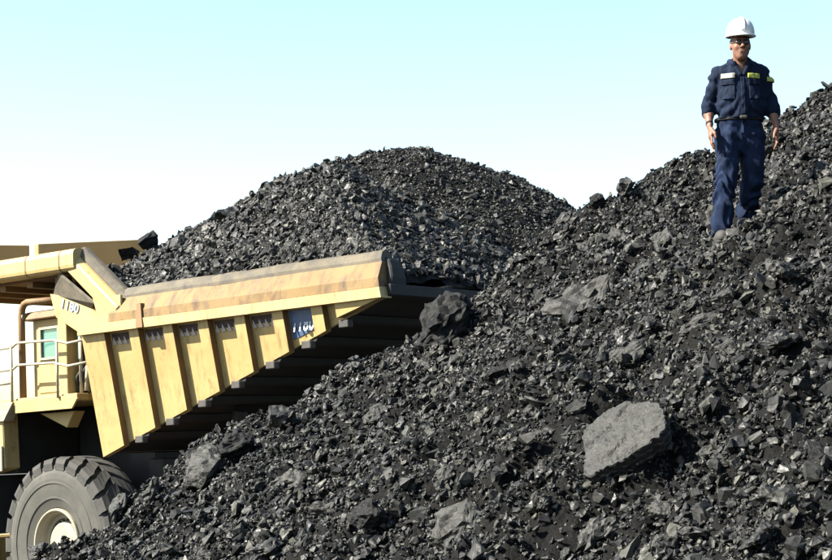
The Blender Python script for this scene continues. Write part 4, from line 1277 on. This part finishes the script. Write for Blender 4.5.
for s_, pm in ((-1, PATCH_W), (1, PATCH_Y)):
    x0, x1 = (-.158, -.068) if s_ < 0 else (.052, .142)
    patch(S_, .010, .003, (x0, x1, -.22, .0, 1.175, 1.292), 'chest_pocket', SHIRT, shirt)
    patch(S_, .016, .003, (x0 - .004, x1 + .004, -.22, .0, 1.295, 1.342), 'pocket_flap', SHIRT, shirt)
    patch(S_, .014, .003, (x0 - .008, x1 + .006, -.22, .0, 1.350, 1.392), 'reflective_patch', pm, shirt)
patch(S_, .012, .003, (.215, .30, -.15, .10, 1.335, 1.375), 'sleeve_patch', PATCH_Y, shirt)
patch(S_, .008, .003, (-.016, .016, -.22, -.03, 1.05, 1.36), 'placket', SHIRT, shirt)
# collar: two points either side of the open neck
for s_ in (-1, 1):
    Fd = Field((-.13, -.16, 1.36), (.13, .12, 1.56), .004)
    Fd.cone((.016 * s_, -.112, 1.385), (.062 * s_, -.075, 1.475), .016, .022, .01, .55).cone((.062 * s_, -.075, 1.475), (.078 * s_, .01, 1.505), .022, .022, .015).cone((.078 * s_, .01, 1.505), (.03 * s_, .072, 1.515), .022, .022, .015)
    wear(Fd, 'collar', SHIRT).parent = shirt
# belt
belt = patch(T, .012, .002, (-.30, .30, -.24, .26, 1.012, 1.040), 'belt', LEATHER, person, .005)
Fd = Field((-.05, -.20, .99), (.05, -.08, 1.06), .004); Fd.cone((-.016, -.145, 1.025), (.016, -.145, 1.025), .016, .016, .005, .5); wear(Fd, 'belt_buckle', STEEL_DIRTY).parent = belt
# trouser pocket edge and fly
patch(T, .007, .002, (-.012, .012, -.24, -.04, .90, 1.005), 'fly', PANTS, trousers)
# ---- boots
for s_ in (-1, 1):
    f = np.array(LEG[s_][2])
    sole_z = 0.0 if s_ < 0 else .118
    dirx = -.012 if s_ < 0 else -.03
    Fd = Field(f * [1, 1, 0] + (-.13, -.24, sole_z - .02), f * [1, 1, 0] + (.13, .16, sole_z + .2), .005)
    Fd.cone((f[0], f[1] + .05, sole_z + .05), (f[0] + dirx, f[1] - .10, sole_z + .048), .05, .05, .02, 1, .92)
    Fd.cone((f[0] + dirx, f[1] - .08, sole_z + .055), (f[0] + dirx * 1.6, f[1] - .165, sole_z + .046), .058, .05, .02, 1, 1.0)
    Fd.cone((f[0], f[1] + .03, sole_z + .05), (f[0], f[1] + .01, sole_z + .17), .055, .055, .03)
    X, Y, Z = Fd.grid(); Fd.f = np.maximum(Fd.f, sole_z + .022 - Z)
    bo = wear(Fd, 'boot', BOOT)
    Fd = Field(f * [1, 1, 0] + (-.13, -.26, sole_z - .03), f * [1, 1, 0] + (.13, .18, sole_z + .06), .005)
    Fd.cone((f[0], f[1] + .05, sole_z + .03), (f[0] + dirx * 1.6, f[1] - .15, sole_z + .03), .054, .052, .02)
    X, Y, Z = Fd.grid(); Fd.f = np.maximum.reduce([Fd.f, sole_z - Z, Z - sole_z - .024])
    wear(Fd, 'sole', SOLE, False).parent = bo
# ---- head gear and face details
Fd = Field((-.16, -.24, 1.64), (.16, .20, 1.93), .004)
hc = HC + (0, .012, .085)
X, Y, Z = Fd.grid()
Fd.f = ((np.abs(X / .114) ** 2.4 + np.abs((Y - hc[1]) / .140) ** 2.4 + np.abs((Z - hc[2]) / .140) ** 2.4) ** (1 / 2.4) - 1) * .11
Fd.f = np.maximum(Fd.f, (hc[2] - .012 + (Y - hc[1]) * .10) - Z)
ridge = np.maximum(np.abs(X) - .016, np.abs(Fd.f) - .006) + .0
Fd.f = smin(Fd.f, np.where(Z > hc[2] + .02, np.maximum(np.abs(X) - .017, Fd.f - .007), .2), .006)
br = np.sqrt((X / .122) ** 2 + ((Y - hc[1] + .022) / np.where(Y < hc[1], .168, .150)) ** 2) - 1
zb = hc[2] - .010 + (Y - hc[1]) * .10
Fd.f = smin(Fd.f, np.maximum(br * .12, np.abs(Z - zb) - .0055), .012)
inner = Field((-.16, -.24, 1.64), (.16, .20, 1.93), .004).ell(hc + (0, 0, -.004), (.104, .131, .140), .01)
Fd.f = np.maximum(Fd.f, -inner.f)
helmet = wear(Fd, 'hard_hat', HELMET)
Fd = Field((-.1, -.14, 1.6), (.1, .16, 1.76), .004)
Fd.ell(HC + (0, .028, .025), (.083, .096, .075), .01); X, Y, Z = Fd.grid(); Fd.f = np.maximum(Fd.f, -(Y - HC[1] + .012))
wear(Fd, 'hair', HAIR)
for s_ in (-1, 1):
    Fd = Field((.029 * s_ - .03, -.16, 1.62), (.029 * s_ + .03, -.09, 1.68), .003); Fd.ell(HC + (.029 * s_, -.086, .011), (.0135, .0105, .0065), .003); wear(Fd, 'eye', EYEW)
    Fd = Field((.029 * s_ - .04, -.17, 1.63), (.029 * s_ + .04, -.08, 1.70), .003); Fd.cone(HC + (.012 * s_, -.092, .029), HC + (.048 * s_, -.081, .031), .0055, .0045, .003); wear(Fd, 'eyebrow', HAIR)
Fd = Field((-.05, -.17, 1.54), (.05, -.1, 1.62), .003)
Fd.cone(HC + (-.016, -.087, -.064), HC + (.016, -.087, -.064), .0042, .0042, .003)
wear(Fd, 'lips', LIP)
# dark safety glasses
Fd = Field((-.10, -.18, 1.60), (.10, .02, 1.69), .003)
for s_ in (-1, 1):
    Fd.ell(HC + (.030 * s_, -.096, .008), (.027, .010, .0185), .003)
    Fd.cone(HC + (.055 * s_, -.088, .014), HC + (.078 * s_, .005, .012), .0035, .0035, .003)
Fd.cone(HC + (-.012, -.104, .014), HC + (.012, -.104, .014), .004, .004, .003)
wear(Fd, 'glasses', EYEW)
# ---- wrist watch on the arm at the left of the picture
w = np.array(ARM[-1][2]); e_ = np.array(ARM[-1][1]); ax = (w - e_) / np.linalg.norm(w - e_)
Fd = Field(w + (-.06, -.06, -.03), w + (.06, .06, .06), .0035)
c0 = w - ax * .02
Fd.cone(c0 - ax * .011, c0 + ax * .011, .034, .0335, .003, 1, .92)
X, Y, Z = Fd.grid(); t = (X - c0[0]) * ax[0] + (Y - c0[1]) * ax[1] + (Z - c0[2]) * ax[2]
Fd.f = np.maximum(Fd.f, np.abs(t) - .012)
wear(Fd, 'wrist_watch', LEATHER)
#</MAN>
